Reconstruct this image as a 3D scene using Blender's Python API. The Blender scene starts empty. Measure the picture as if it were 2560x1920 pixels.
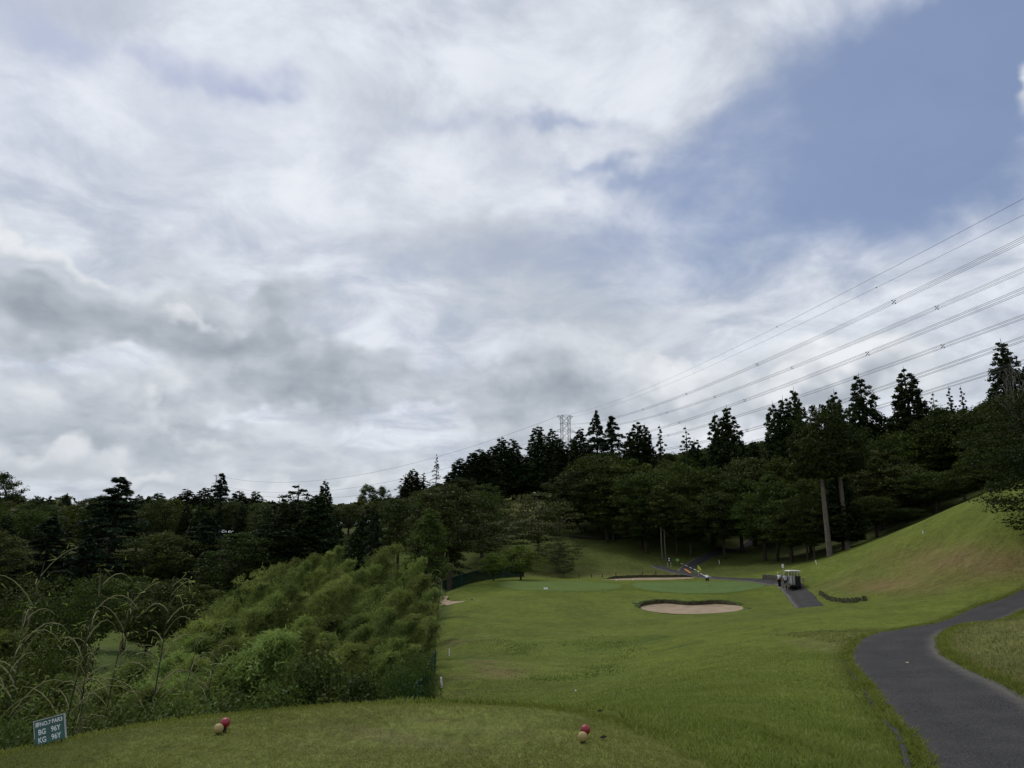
import bpy, math, random
import numpy as np
from mathutils import Vector, Matrix, Quaternion
R = math.radians
rng = np.random.default_rng(7)
random.seed(7)
sc = bpy.context.scene
COL = sc.collection

# ------------------------------------------------------------------ camera
F_PX = 1775.0            # focal length in pixels of the 2560-pixel-wide photograph
PITCH = R(14.0)
EYE = 1.6
cam_d = bpy.data.cameras.new('camera')
cam_d.sensor_width = 36.0
cam_d.lens = 36.0 * F_PX / 2560.0
cam_d.clip_start = 0.1
cam_d.clip_end = 20000.0
cam = bpy.data.objects.new('camera', cam_d)
COL.objects.link(cam)
cam.location = (0, 0, EYE)
cam.rotation_euler = (R(90) + PITCH, 0, 0)
sc.camera = cam
sc.render.engine = 'CYCLES'
sc.cycles.use_denoising = True
sc.cycles.max_bounces = 5
sc.cycles.diffuse_bounces = 3
sc.cycles.glossy_bounces = 2
sc.cycles.transmission_bounces = 3
sc.cycles.transparent_max_bounces = 4
sc.cycles.caustics_reflective = False
sc.cycles.caustics_refractive = False
sc.render.film_transparent = False
vs = sc.view_settings
vs.view_transform = 'Standard'
vs.look = 'None'
vs.exposure = 0.0
vs.gamma = 1.0
vs.use_curve_mapping = False

CP, SP = math.cos(PITCH), math.sin(PITCH)
def ray(px, py):
    u = (px - 1280.0) / F_PX
    v = (960.0 - py) / F_PX
    return u, CP - v * SP, SP + v * CP
def at(px, py, Y):
    """a pixel of the photograph at forward distance Y -> world point"""
    dx, dy, dz = ray(px, py)
    return dx / dy * Y, Y, EYE + dz / dy * Y
def azel(px, py):
    dx, dy, dz = ray(px, py)
    return math.atan2(dx, dy), math.atan2(dz, math.hypot(dx, dy))

# ------------------------------------------------------------------ node helper
class NT:
    def __init__(s, tree):
        s.t = tree; s.n = tree.nodes; s.l = tree.links
    def new(s, typ, **kw):
        nd = s.n.new(typ)
        for k, v in kw.items(): setattr(nd, k, v)
        return nd
    def put(s, sock, val):
        if isinstance(val, bpy.types.NodeSocket): s.l.new(val, sock)
        elif val is not None: sock.default_value = val
    def m(s, op, a, b=None, c=None, clamp=False):
        nd = s.new('ShaderNodeMath', operation=op, use_clamp=clamp)
        s.put(nd.inputs[0], a)
        if b is not None: s.put(nd.inputs[1], b)
        if c is not None: s.put(nd.inputs[2], c)
        return nd.outputs[0]
    def vm(s, op, a, b=None):
        nd = s.new('ShaderNodeVectorMath', operation=op)
        s.put(nd.inputs[0], a)
        if b is not None:
            s.put(nd.inputs[3] if op == 'SCALE' else nd.inputs[1], b)
        return nd.outputs[0]
    def mr(s, val, a, b, c=0.0, d=1.0, smooth=True):
        nd = s.new('ShaderNodeMapRange')
        nd.interpolation_type = 'SMOOTHSTEP' if smooth else 'LINEAR'
        s.put(nd.inputs[0], val)
        for i, x in zip((1, 2, 3, 4), (a, b, c, d)): s.put(nd.inputs[i], x)
        return nd.outputs[0]
    def noise(s, vec, scale=1.0, detail=4.0, rough=0.5, dist=0.0, lac=2.0, color=False):
        nd = s.new('ShaderNodeTexNoise')
        s.put(nd.inputs['Vector'], vec)
        nd.inputs['Scale'].default_value = scale
        nd.inputs['Detail'].default_value = detail
        nd.inputs['Roughness'].default_value = rough
        nd.inputs['Lacunarity'].default_value = lac
        nd.inputs['Distortion'].default_value = dist
        return nd.outputs[1] if color else nd.outputs[0]
    def mix(s, fac, a, b, blend='MIX'):
        nd = s.new('ShaderNodeMix', data_type='RGBA', blend_type=blend)
        s.put(nd.inputs[0], fac)
        for sock, x in ((nd.inputs[6], a), (nd.inputs[7], b)):
            if isinstance(x, tuple) and len(x) == 3: x = x + (1.0,)
            s.put(sock, x)
        return nd.outputs[2]
    def xyz(s, x, y, z):
        nd = s.new('ShaderNodeCombineXYZ')
        s.put(nd.inputs[0], x); s.put(nd.inputs[1], y); s.put(nd.inputs[2], z)
        return nd.outputs[0]
    def sep(s, v):
        nd = s.new('ShaderNodeSeparateXYZ'); s.put(nd.inputs[0], v)
        return nd.outputs[0], nd.outputs[1], nd.outputs[2]
    def ramp(s, fac, stops):
        nd = s.new('ShaderNodeValToRGB')
        el = nd.color_ramp.elements
        while len(el) > 1: el.remove(el[-1])
        for i, (p, c) in enumerate(stops):
            e = el[0] if i == 0 else el.new(p)
            e.position = p
            e.color = tuple(c) + (1.0,) if len(c) == 3 else c
        s.put(nd.inputs[0], fac)
        return nd.outputs[0]

# ------------------------------------------------------------------ sky and sun
SUN_EL, SUN_AZ = R(58), R(-35)       # azimuth from +Y towards +X
world = bpy.data.worlds.new('World')
sc.world = world
world.use_nodes = True
wt = world.node_tree
wt.nodes.clear()
W = NT(wt)
sky = W.new('ShaderNodeTexSky', sky_type='NISHITA')
sky.sun_disc = False
sky.sun_elevation = SUN_EL
sky.sun_rotation = SUN_AZ
sky.altitude = 0; sky.air_density = 1.0; sky.dust_density = 2.2; sky.ozone_density = 1.6
tc = W.new('ShaderNodeTexCoord')
D = tc.outputs['Generated']
dx, dy, dz = W.sep(D)
az0 = W.m('ARCTAN2', dx, dy)
el0 = W.m('ARCSINE', dz)
# billowing warp of the angular position
wn = W.noise(D, 5.0, 4.0, 0.6, color=True)
AE = W.xyz(az0, el0, 0.0)
wof = W.vm('MULTIPLY', W.vm('SUBTRACT', wn, (0.5, 0.5, 0.5)), (0.36, 0.22, 0.0))
AEw = W.vm('ADD', AE, wof)
def total(items):
    """sum of soft cloud masses (weight, (px, py, rx, ry)): pixels of the photograph turned into sky angles"""
    out = 0.0
    for w, (px, py, rx, ry) in items:
        a0, e0 = azel(px, py)
        ra = abs(azel(px + rx, py)[0] - azel(px - rx, py)[0]) / 2
        re = abs(azel(px, py - ry)[1] - azel(px, py + ry)[1]) / 2
        nd = W.new('ShaderNodeVectorMath', operation='MULTIPLY_ADD')
        W.put(nd.inputs[0], AEw)
        nd.inputs[1].default_value = (1 / ra, 1 / re, 0); nd.inputs[2].default_value = (-a0 / ra, -e0 / re, 0)
        dp = W.new('ShaderNodeVectorMath', operation='DOT_PRODUCT')
        W.put(dp.inputs[0], nd.outputs[0]); W.put(dp.inputs[1], nd.outputs[0])
        out = W.m('MULTIPLY_ADD', W.m('POWER', 0.36788, dp.outputs['Value']), w, out)
    return out
# high sheet on a plane overhead
zc = W.m('ADD', W.m('MAXIMUM', dz, 0.0), 0.20)
P = W.xyz(W.m('DIVIDE', dx, zc), W.m('DIVIDE', dy, zc), 0.0)
hn = W.noise(P, 1.5, 6.0, 0.56, 0.25)
hn2 = W.noise(W.vm('ADD', P, (3.1, 7.7, 0.0)), 4.2, 7.0, 0.60, 0.35)
holes = total([(0.86, (2260, 290, 430, 260)), (0.42, (2420, 40, 460, 170)), (0.30, (2050, 560, 560, 140)),
               (0.10, (1650, 690, 420, 140)), (0.62, (640, 225, 80, 55)), (0.42, (400, 120, 120, 50)), (0.36, (500, 200, 70, 35)),
               (0.45, (1420, 305, 120, 30)), (0.4, (1590, 420, 120, 30)), (0.26, (1790, 330, 130, 150)), (0.40, (30, 50, 180, 70)),
               (0.36, (1170, 270, 120, 50)), (0.10, (560, 650, 130, 60))])
fills = total([(0.62, (2550, 220, 100, 100)), (0.30, (1600, 110, 220, 140)), (0.22, (1800, 850, 260, 60)),
               (0.22, (2300, 880, 380, 110)), (0.20, (1760, 200, 200, 100))])
hb = W.m('ADD', W.m('SUBTRACT', W.m('ADD', W.m('MULTIPLY', hn, 1.05), W.m('MULTIPLY', hn2, 0.50)), holes), fills)
hcov = W.mr(hb, 0.06, 0.92, 0.06, 1.0)
hsh = W.m('ADD', W.m('MULTIPLY', hn2, 1.15), W.m('MULTIPLY', hn, 0.35))
hcol = W.mix(W.mr(hsh, 0.52, 0.98), (4.9, 5.4, 6.3), (8.0, 8.4, 9.1))
glow = total([(1.0, (900, 480, 620, 190)), (0.9, (220, 230, 330, 130)), (0.7, (1500, 480, 230, 130)), (0.55, (700, 330, 200, 80)), (0.5, (1560, 100, 140, 110))])
hcol = W.mix(W.m('MULTIPLY', glow, 0.42), hcol, (8.7, 9.0, 9.5))
gl2 = total([(1.0, (1250, 630, 330, 70)), (0.8, (1500, 800, 260, 150)), (0.6, (1080, 250, 260, 90)), (0.6, (1280, 780, 320, 120)), (0.9, (370, 640, 180, 50))])
hcol = W.mix(W.m('MULTIPLY', gl2, 0.6), hcol, (4.6, 5.05, 5.65))
col = W.mix(hcov, W.mix(0.5, sky.outputs[0], (2.2, 3.0, 5.2)), hcol)
# low cumulus band: denser towards the horizon, lit tops and grey bases
hy = W.m('ADD', W.m('MAXIMUM', el0, 0.0), 0.24)
Q = W.xyz(W.m('MULTIPLY', az0, 1.9), W.m('MULTIPLY', W.m('LOGARITHM', hy, 2.718), 1.55), 0.4)
Qw = W.vm('ADD', Q, W.vm('SCALE', W.vm('SUBTRACT', wn, (0.5, 0.5, 0.5)), 0.22))
ln = W.noise(Qw, 2.6, 8.0, 0.56, 0.1)
lnu = W.noise(W.vm('ADD', Qw, (0.03, 0.075, 0.0)), 2.6, 4.0, 0.5, 0.1)
dark = total([(0.50, (130, 800, 420, 90)), (0.46, (560, 860, 330, 95)), (0.45, (820, 975, 240, 85)), (0.30, (330, 1060, 360, 90)),
              (0.22, (760, 1110, 420, 60)), (0.40, (1230, 1020, 210, 90)), (0.18, (1000, 690, 200, 70)), (0.20, (1550, 1010, 260, 70)),
              (0.16, (160, 1130, 260, 60))])
puff = total([(0.50, (2090, 960, 170, 85)), (0.42, (1720, 970, 330, 90)), (0.30, (500, 745, 240, 40)), (0.26, (700, 1180, 420, 40)),
              (0.22, (200, 970, 320, 70)), (0.26, (80, 1130, 160, 60)), (0.20, (2300, 880, 160, 70)), (0.26, (350, 1190, 300, 40))])
gaps = total([(0.4, (640, 1010, 150, 26)), (0.3, (900, 860, 200, 60)), (0.42, (200, 905, 200, 35)), (0.4, (1050, 1090, 160, 50)),
              (0.55, (2250, 620, 600, 210)), (0.5, (1450, 560, 700, 150))])
low_w = W.mr(el0, 0.24, 0.60, 0.13, -0.22)
ld = W.m('SUBTRACT', W.m('ADD', W.m('ADD', ln, low_w), W.m('ADD', dark, puff)), gaps)
lcov = W.mr(ld, 0.56, 0.92)
lit = W.m('SUBTRACT', ln, lnu)
depth = W.m('ADD', W.m('SUBTRACT', ld, 0.7), W.m('MULTIPLY', dark, 0.9))
sh = W.m('SUBTRACT', W.m('ADD', W.m('MULTIPLY', lit, 3.0), W.m('MULTIPLY', puff, 0.45)), W.m('MULTIPLY', depth, 0.55))
sh = W.m('ADD', sh, W.m('MULTIPLY', W.m('SUBTRACT', hn2, 0.5), 0.5))
lcol = W.ramp(W.mr(sh, -0.95, 0.55, smooth=False),
              [(0.0, (0.29, 0.33, 0.38)), (0.30, (0.40, 0.445, 0.50)), (0.55, (0.55, 0.59, 0.645)), (0.8, (0.72, 0.755, 0.80)), (1.0, (0.88, 0.905, 0.94))])
lcol = W.vm('SCALE', lcol, 10.0)
col = W.mix(W.m('MULTIPLY', lcov, 0.9), col, lcol)
# separate heaped clouds with crisp lit tops
PUFFS = [(1.35, (2095, 955, 150, 70)), (1.1, (1900, 985, 110, 45)), (0.95, (1700, 925, 190, 60)), (0.8, (470, 765, 170, 42)), (0.75, (120, 660, 150, 40)), (0.85, (90, 1120, 150, 55)),
         (0.8, (290, 1010, 130, 50)), (0.75, (560, 1085, 170, 40)), (0.85, (320, 1185, 150, 34)), (0.8, (720, 1185, 200, 34)), (0.8, (2560, 215, 80, 85))]
nf = W.noise(W.vm('MULTIPLY', D, (1.0, 1.0, 1.35)), 11.0, 7.0, 0.60, 0.25)
pm = total(PUFFS); pb = total([(w, (x, y + 0.55 * ry, rx, ry)) for w, (x, y, rx, ry) in PUFFS])
nf0 = W.m('MULTIPLY', W.m('SUBTRACT', nf, 0.5), 1.5)
pcov = W.mr(W.m('ADD', pm, nf0), 0.30, 0.78)
psh = W.m('ADD', W.m('MULTIPLY', W.m('SUBTRACT', pm, pb), 0.95), W.m('MULTIPLY', nf0, 0.55))
pcol = W.ramp(W.mr(psh, -0.45, 0.50, smooth=False), [(0.0, (0.40, 0.44, 0.50)), (0.35, (0.53, 0.57, 0.625)), (0.7, (0.70, 0.73, 0.775)), (1.0, (0.88, 0.90, 0.93))])
col = W.mix(W.m('MULTIPLY', pcov, 0.78), col, W.vm('SCALE', pcol, 10.0))
# pale air right above the horizon
col = W.mix(W.mr(el0, 0.0, 0.20, 0.45, 0.0), col, (5.2, 5.7, 6.2))
bg = W.new('ShaderNodeBackground')
W.put(bg.inputs[0], col)
bg.inputs[1].default_value = 0.1
wo = W.new('ShaderNodeOutputWorld')
wt.links.new(bg.outputs[0], wo.inputs[0])
world.cycles.sampling_method = 'MANUAL'
world.cycles.sample_map_resolution = 256

sun_d = bpy.data.lights.new('sun', 'SUN')
sun_d.energy = 1.3
sun_d.angle = R(14)
sun_d.color = (1.0, 0.95, 0.87)
sun = bpy.data.objects.new('sun', sun_d)
COL.objects.link(sun)
sdir = Vector((math.sin(SUN_AZ) * math.cos(SUN_EL), math.cos(SUN_AZ) * math.cos(SUN_EL), math.sin(SUN_EL)))
sun.rotation_euler = (-sdir).to_track_quat('-Z', 'Y').to_euler()
sun.location = (0, 0, 60)

# ------------------------------------------------------------------ object helpers
def link(o, parent=None):
    COL.objects.link(o)
    if parent is not None: o.parent = parent
    return o
def tag(o, label, cat, group=None):
    o['label'] = label; o['category'] = cat
    if group: o['group'] = group
    return o
def empty(name, loc=(0, 0, 0), rz=0.0):
    o = bpy.data.objects.new(name, None)
    o.empty_display_size = 0.2
    o.location = loc; o.rotation_euler = (0, 0, rz)
    return link(o)
def npmesh(name, verts, faces, mats=None, fmat=None, smooth=True):
    """verts (n,3); faces: list of int arrays (k,3) / (k,4)"""
    me = bpy.data.meshes.new(name)
    verts = np.asarray(verts, dtype=np.float32)
    if not isinstance(faces, (list, tuple)): faces = [faces]
    faces = [np.asarray(f, dtype=np.int32) for f in faces if len(f)]
    nl = sum(f.size for f in faces); nf = sum(len(f) for f in faces)
    me.vertices.add(len(verts)); me.loops.add(nl); me.polygons.add(nf)
    me.vertices.foreach_set('co', verts.ravel())
    me.loops.foreach_set('vertex_index', np.concatenate([f.ravel() for f in faces]))
    tot = np.concatenate([np.full(len(f), f.shape[1], dtype=np.int32) for f in faces])
    st = np.concatenate([[0], np.cumsum(tot)[:-1]]).astype(np.int32)
    me.polygons.foreach_set('loop_start', st)
    if mats:
        for m in (mats if isinstance(mats, (list, tuple)) else [mats]): me.materials.append(m)
    if fmat is not None: me.polygons.foreach_set('material_index', np.asarray(fmat, dtype=np.int32))
    if smooth: me.polygons.foreach_set('use_smooth', np.ones(nf, dtype=bool))
    me.update(calc_edges=True)
    return me
def obj(name, me, parent=None, loc=None):
    o = bpy.data.objects.new(name, me)
    if loc is not None: o.location = loc
    return link(o, parent)
class MB:
    """collects simple shapes into one mesh"""
    def __init__(s): s.v = []; s.f = []; s.m = []; s.k = 0
    def add(s, v, f, mi=0):
        b = len(s.v); s.v += [tuple(p) for p in v]
        s.f += [tuple(b + i for i in q) for q in f]; s.m += [mi] * len(f)
        return s
    def box(s, c, d, mi=0, rot=None, taper=1.0):
        x, y, z = d[0] / 2, d[1] / 2, d[2] / 2
        pts = []
        for sz in (-1, 1):
            t = taper if sz > 0 else 1.0
            for sx, sy in ((-1, -1), (1, -1), (1, 1), (-1, 1)):
                p = Vector((sx * x * t, sy * y * t, sz * z))
                if rot is not None: p = rot @ p
                pts.append(p + Vector(c))
        return s.add(pts, [(3, 2, 1, 0), (4, 5, 6, 7), (0, 1, 5, 4), (1, 2, 6, 5), (2, 3, 7, 6), (3, 0, 4, 7)], mi)
    def tube(s, pts, rad, n=6, mi=0, cap=True):
        pts = [Vector(p) for p in pts]
        if not isinstance(rad, (list, tuple)): rad = [rad] * len(pts)
        up = Vector((0.13, 0.21, 0.97)); rings = []
        for i, p in enumerate(pts):
            a = pts[max(i - 1, 0)]; b = pts[min(i + 1, len(pts) - 1)]
            d = (b - a).normalized()
            e1 = d.cross(up)
            if e1.length < 0.05: e1 = d.cross(Vector((1, 0, 0)))
            e1.normalize(); e2 = d.cross(e1)
            rings.append([p + (e1 * math.cos(2 * math.pi * k / n) + e2 * math.sin(2 * math.pi * k / n)) * rad[i] for k in range(n)])
        v = [q for r_ in rings for q in r_]
        f = []
        for i in range(len(pts) - 1):
            for k in range(n):
                f.append((i * n + k, i * n + (k + 1) % n, (i + 1) * n + (k + 1) % n, (i + 1) * n + k))
        if cap:
            f.append(tuple(range(n - 1, -1, -1))); f.append(tuple((len(pts) - 1) * n + k for k in range(n)))
        return s.add(v, f, mi)
    def lathe(s, prof, n=16, mi=0, c=(0, 0, 0), axis='Z'):
        v = []; f = []
        for r_, z in prof:
            for k in range(n):
                a = 2 * math.pi * k / n
                p = (r_ * math.cos(a), r_ * math.sin(a), z)
                if axis == 'X': p = (p[2], p[0], p[1])
                if axis == 'Y': p = (p[1], p[2], p[0])
                v.append((p[0] + c[0], p[1] + c[1], p[2] + c[2]))
        for i in range(len(prof) - 1):
            for k in range(n):
                f.append((i * n + k, i * n + (k + 1) % n, (i + 1) * n + (k + 1) % n, (i + 1) * n + k))
        f.append(tuple(range(n - 1, -1, -1))); f.append(tuple((len(prof) - 1) * n + k for k in range(n)))
        return s.add(v, f, mi)
    def mesh(s, name, mats, smooth=False):
        me = bpy.data.meshes.new(name)
        me.from_pydata([tuple(p) for p in s.v], [], s.f)
        for m in (mats if isinstance(mats, (list, tuple)) else [mats]): me.materials.append(m)
        me.polygons.foreach_set('material_index', np.asarray(s.m, dtype=np.int32))
        if smooth: me.polygons.foreach_set('use_smooth', np.ones(len(s.f), dtype=bool))
        me.update()
        return me
    def build(s, name, mats, parent=None, loc=None, smooth=False, bevel=0.0):
        o = obj(name, s.mesh(name, mats, smooth), parent, loc)
        if bevel:
            b = o.modifiers.new('bevel', 'BEVEL'); b.width = bevel; b.segments = 2; b.limit_method = 'ANGLE'
        return o
def copy_tree(o, parent=None):
    c = o.copy(); COL.objects.link(c); c.parent = parent
    for ch in o.children: copy_tree(ch, c)
    return c

# ------------------------------------------------------------------ materials
def mat(name, color, rough=0.6, spec=0.3, metal=0.0, var=0.0, vscale=8.0, bump=0.0, bscale=40.0, coord='Object'):
    m = bpy.data.materials.new(name); m.use_nodes = True
    n = NT(m.node_tree)
    b = m.node_tree.nodes['Principled BSDF']
    b.inputs['Roughness'].default_value = rough
    b.inputs['Metallic'].default_value = metal
    b.inputs['Specular IOR Level'].default_value = spec
    t = n.new('ShaderNodeTexCoord')
    if var:
        nz = n.noise(t.outputs[coord], vscale, 5.0, 0.6)
        c = n.mix(n.mr(nz, 0.3, 0.7), tuple(x * (1 - var) for x in color), tuple(min(1, x * (1 + var)) for x in color))
        n.put(b.inputs['Base Color'], c)
    else:
        b.inputs['Base Color'].default_value = tuple(color) + (1,)
    if bump:
        bp = n.new('ShaderNodeBump'); bp.inputs['Strength'].default_value = bump; bp.inputs['Distance'].default_value = 0.02
        n.put(bp.inputs['Height'], n.noise(t.outputs[coord], bscale, 4.0, 0.6))
        n.put(b.inputs['Normal'], bp.outputs[0])
    return m
def leafmat(name, c1, c2, c3, trans=0.28, nscale=0.35, rough=0.55, obvar=0.35, spec=0.07):
    """foliage: leaf tint attribute + clump noise + a shift per tree"""
    m = bpy.data.materials.new(name); m.use_nodes = True
    nt = m.node_tree; n = NT(nt); nt.nodes.clear()
    at_ = n.new('ShaderNodeAttribute'); at_.attribute_name = 'tint'
    t = n.new('ShaderNodeTexCoord')
    oi = n.new('ShaderNodeObjectInfo')
    vec = n.vm('ADD', t.outputs['Object'], n.vm('SCALE', n.xyz(1, 1, 1), n.m('MULTIPLY', oi.outputs['Random'], 50.0)))
    nz = n.noise(vec, nscale, 3.0, 0.6)
    f = n.m('ADD', n.m('MULTIPLY', at_.outputs['Fac'], 0.55), n.m('MULTIPLY', n.mr(nz, 0.3, 0.7), 0.45))
    c = n.ramp(f, [(0.0, c1), (0.5, c2), (1.0, c3)])
    hs = n.new('ShaderNodeHueSaturation')
    n.put(hs.inputs['Hue'], n.mr(oi.outputs['Random'], 0, 1, 0.5 - 0.02, 0.5 + 0.018, smooth=False))
    n.put(hs.inputs['Value'], n.mr(n.m('FRACT', n.m('MULTIPLY', oi.outputs['Random'], 7.13)), 0, 1, 1 - obvar, 1 + obvar, smooth=False))
    n.put(hs.inputs['Color'], c)
    b = n.new('ShaderNodeBsdfPrincipled')
    n.put(b.inputs['Base Color'], hs.outputs[0]); b.inputs['Roughness'].default_value = rough
    b.inputs['Specular IOR Level'].default_value = spec
    tr = n.new('ShaderNodeBsdfTranslucent')
    n.put(tr.inputs[0], n.mix(1.0, hs.outputs[0], (1.15, 1.2, 0.75), 'MULTIPLY'))
    mx = n.new('ShaderNodeMixShader'); mx.inputs[0].default_value = trans
    nt.links.new(b.outputs[0], mx.inputs[1]); nt.links.new(tr.outputs[0], mx.inputs[2])
    o = n.new('ShaderNodeOutputMaterial'); nt.links.new(mx.outputs[0], o.inputs[0])
    return m

# ------------------------------------------------------------------ terrain
ctrl = []
def C(px, py, Y): ctrl.append(at(px, py, Y))
def Wp(*p): ctrl.append(p)
for p in [(1250,1740,24),(1250,1700,30),(1250,1650,37),(1250,1600,47),(1250,1550,60),(1400,1520,68),(1400,1500,74),(1400,1483,80),(1400,1462,91),
          (1400,1449,102),(1400,1444,108),(1500,1430,113),(1500,1400,121),(1500,1360,133),(1600,1310,150),(1700,1345,135),(1720,1418,117),(1700,1438,108),
          (1700,1535,67),(1700,1502,74),(1737,1483,81),(1737,1466,90),(1737,1454,98),(1600,1460,93),(1600,1490,79),(1880,1470,85),
          (1280,1470,86),(1200,1475,84),(1140,1475,84),(1280,1450,99),(1200,1455,96),
          (1280,1432,112),(1280,1330,140),(1280,1250,185),(1440,1250,185),(1150,1445,108),
          (1105,1700,27),(1105,1650,34),(1110,1600,45),(1115,1550,58),(1125,1512,71),
          (1600,1760,14),(1600,1720,20),(1600,1680,27),(1600,1640,34),(1600,1600,43),(1600,1560,55),
          (1900,1800,10.5),(1900,1700,17),(1900,1650,22),(1900,1600,29),(1900,1560,38),(2000,1520,50),(1850,1535,60),(2200,1519,44),(2400,1507,41),
          (2235,1640,21.3),(2300,1700,16.5),(2480,1850,10.5),(2300,1575,29),(2400,1560,33),(2490,1520,38.5),(2560,1507,40),
          (2450,1600,22.5),(2560,1545,27),(2560,1700,15),(2450,1660,18),
          (2100,1480,65),(2100,1430,75),(2300,1480,50),(2300,1430,58),(2300,1380,64),(2450,1450,46),(2450,1400,50),(2450,1330,54),(2560,1450,44),(2560,1400,46),(2560,1300,49),
          (2110,1396,80),(2250,1348,70),(2400,1300,62),(2510,1260,56),(1990,1432,84),
          (2065,1395,95),(2330,1292,92),(2200,1342,98),(2000,1425,93),(1900,1425,105),(1850,1370,135),(1880,1450,94),(1940,1460,85),(1990,1478,75),(2010,1503,66),(2035,1522,59),
          (1900,1310,150),(2100,1270,150),(2300,1210,140),(2500,1160,130),(2560,1170,105),(2250,1300,112)]:
    C(*p)
for p in [(0,12,-1.0),(0,16,-1.75),(0,20,-2.25),(-2,12,-1.5),(-2,16,-2.2),(-2.5,21,-2.5),(-6,8,-2.0),(-5.6,5,-1.4),(-5.5,10,-2.3),(-4,12,-2.4),(-3.5,16,-2.8),(-8,14,-3.9),(-4.8,24,-3.7),
          (-8,24,-4.8),(-14,24,-5.6),(-10,35,-5.8),(-7,45,-5.0),(-20,40,-6.6),(-30,30,-5.8),(-31,50,-6.2),(-40,70,-6.9),(-25,65,-6.8),(-12,60,-5.6),(-11,80,-4.6),(-15,95,-4.6),
          (-12,-2,-1.5),(-14,8,-4.0),(-25,15,-5),(-58,160,5),(-100,150,3),(-150,150,5),(-20,150,7),(-24,220,15),(-58,120,-2),(-90,110,-5),(-50,95,-6.5),(-90,60,-6),
          (-150,250,12),(-60,250,13),(-200,300,14),(-80,320,14),(0,300,28),(60,280,34),(120,260,40),(200,300,44),(200,150,40),(120,130,26),(-250,100,2),(-150,40,-3),
          (0,0,0),(2,3,0),(0,-10,0),(-4,3,-0.1),(20,-2,0.3),(13,7,-0.2),(9,3,-0.3),(40,20,1.5),(60,45,8),(-10,-30,-1),(60,-30,5),(-100,-40,-3),
          (3.2,7,-0.25),(4.6,7.5,-0.55),(5.6,8.5,-0.62),(2.4,9,-0.25),(3,11.5,-0.62),(4.5,13,-0.8)]:
    Wp(*p)
ctrl = np.array(ctrl)
TSC = 30.0
def tps_phi(r2): return 0.5 * r2 * np.log(np.maximum(r2, 1e-12))
def tps_fit(c, lam=2e-5):
    xy = c[:, :2] / TSC; n = len(c)
    d2 = ((xy[:, None] - xy[None]) ** 2).sum(-1)
    K = tps_phi(d2) + lam * np.eye(n)
    Pm = np.c_[np.ones(n), xy]
    A = np.zeros((n + 3, n + 3)); A[:n, :n] = K; A[:n, n:] = Pm; A[n:, :n] = Pm.T
    return np.linalg.solve(A, np.r_[c[:, 2], 0, 0, 0])
tw = tps_fit(ctrl)
def tps(x, y):
    x = np.atleast_1d(np.asarray(x, float)) / TSC; y = np.atleast_1d(np.asarray(y, float)) / TSC
    out = tw[-3] + tw[-2] * x + tw[-1] * y
    for (cx, cy, _), w in zip(ctrl, tw[:-3]):
        out = out + w * tps_phi((x - cx / TSC) ** 2 + (y - cy / TSC) ** 2)
    return out
def sstep(a, b, t):
    t = np.clip((t - a) / (b - a), 0, 1); return t * t * (3 - 2 * t)
def poly_sd(poly, x, y):
    """signed distance to a closed polygon, negative inside"""
    poly = np.asarray(poly, float); x = np.asarray(x, float); y = np.asarray(y, float)
    d = np.full(x.shape, 1e18); ins = np.zeros(x.shape, bool)
    for (ax, ay), (bx, by) in zip(poly, np.roll(poly, -1, axis=0)):
        ex, ey = bx - ax, by - ay
        t = np.clip(((x - ax) * ex + (y - ay) * ey) / (ex * ex + ey * ey + 1e-12), 0, 1)
        d = np.minimum(d, (x - ax - t * ex) ** 2 + (y - ay - t * ey) ** 2)
        c = ((ay > y) != (by > y)) & (x < (bx - ax) * (y - ay) / (by - ay + 1e-12) + ax)
        ins ^= c
    return np.where(ins, -1, 1) * np.sqrt(d)
def line_d(pts, x, y):
    pts = np.asarray(pts, float)[:, :2]; d = np.full(np.shape(x), 1e18)
    for (ax, ay), (bx, by) in zip(pts[:-1], pts[1:]):
        ex, ey = bx - ax, by - ay
        t = np.clip(((x - ax) * ex + (y - ay) * ey) / (ex * ex + ey * ey + 1e-12), 0, 1)
        d = np.minimum(d, (x - ax - t * ex) ** 2 + (y - ay - t * ey) ** 2)
    return np.sqrt(d)
def smooth_line(pts, step):
    """Catmull-Rom through control points, resampled"""
    p = np.asarray(pts, float); p = np.vstack([2 * p[0] - p[1], p, 2 * p[-1] - p[-2]])
    out = []
    for i in range(1, len(p) - 2):
        for t in np.linspace(0, 1, 24, endpoint=False):
            a, b, c, d = p[i - 1], p[i], p[i + 1], p[i + 2]
            out.append(0.5 * ((2 * b) + (c - a) * t + (2 * a - 5 * b + 4 * c - d) * t * t + (3 * b - a - 3 * c + d) * t ** 3))
    out.append(p[-2]); out = np.array(out)
    s = np.r_[0, np.cumsum(np.linalg.norm(np.diff(out[:, :2], axis=0), axis=1))]
    n = max(2, int(s[-1] / step)); q = np.linspace(0, s[-1], n)
    return np.c_[[np.interp(q, s, out[:, k]) for k in range(out.shape[1])]].T
def tee_p(px, py):
    u, a, b = ray(px, py); Y = -EYE / (b / a); return (u / a * Y, Y)
TEE = [(-4.35, -6), (-4.75, 4.0)] + [tee_p(*p) for p in [(0,1866),(200,1827),(400,1791),(550,1775),(700,1762),(850,1750),(1000,1743),(1150,1744),(1300,1752),(1420,1764),(1520,1784)]] + [(1.55, 7.4), (2.1, 5.5), (2.4, 2), (2.5, -6)]
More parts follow.
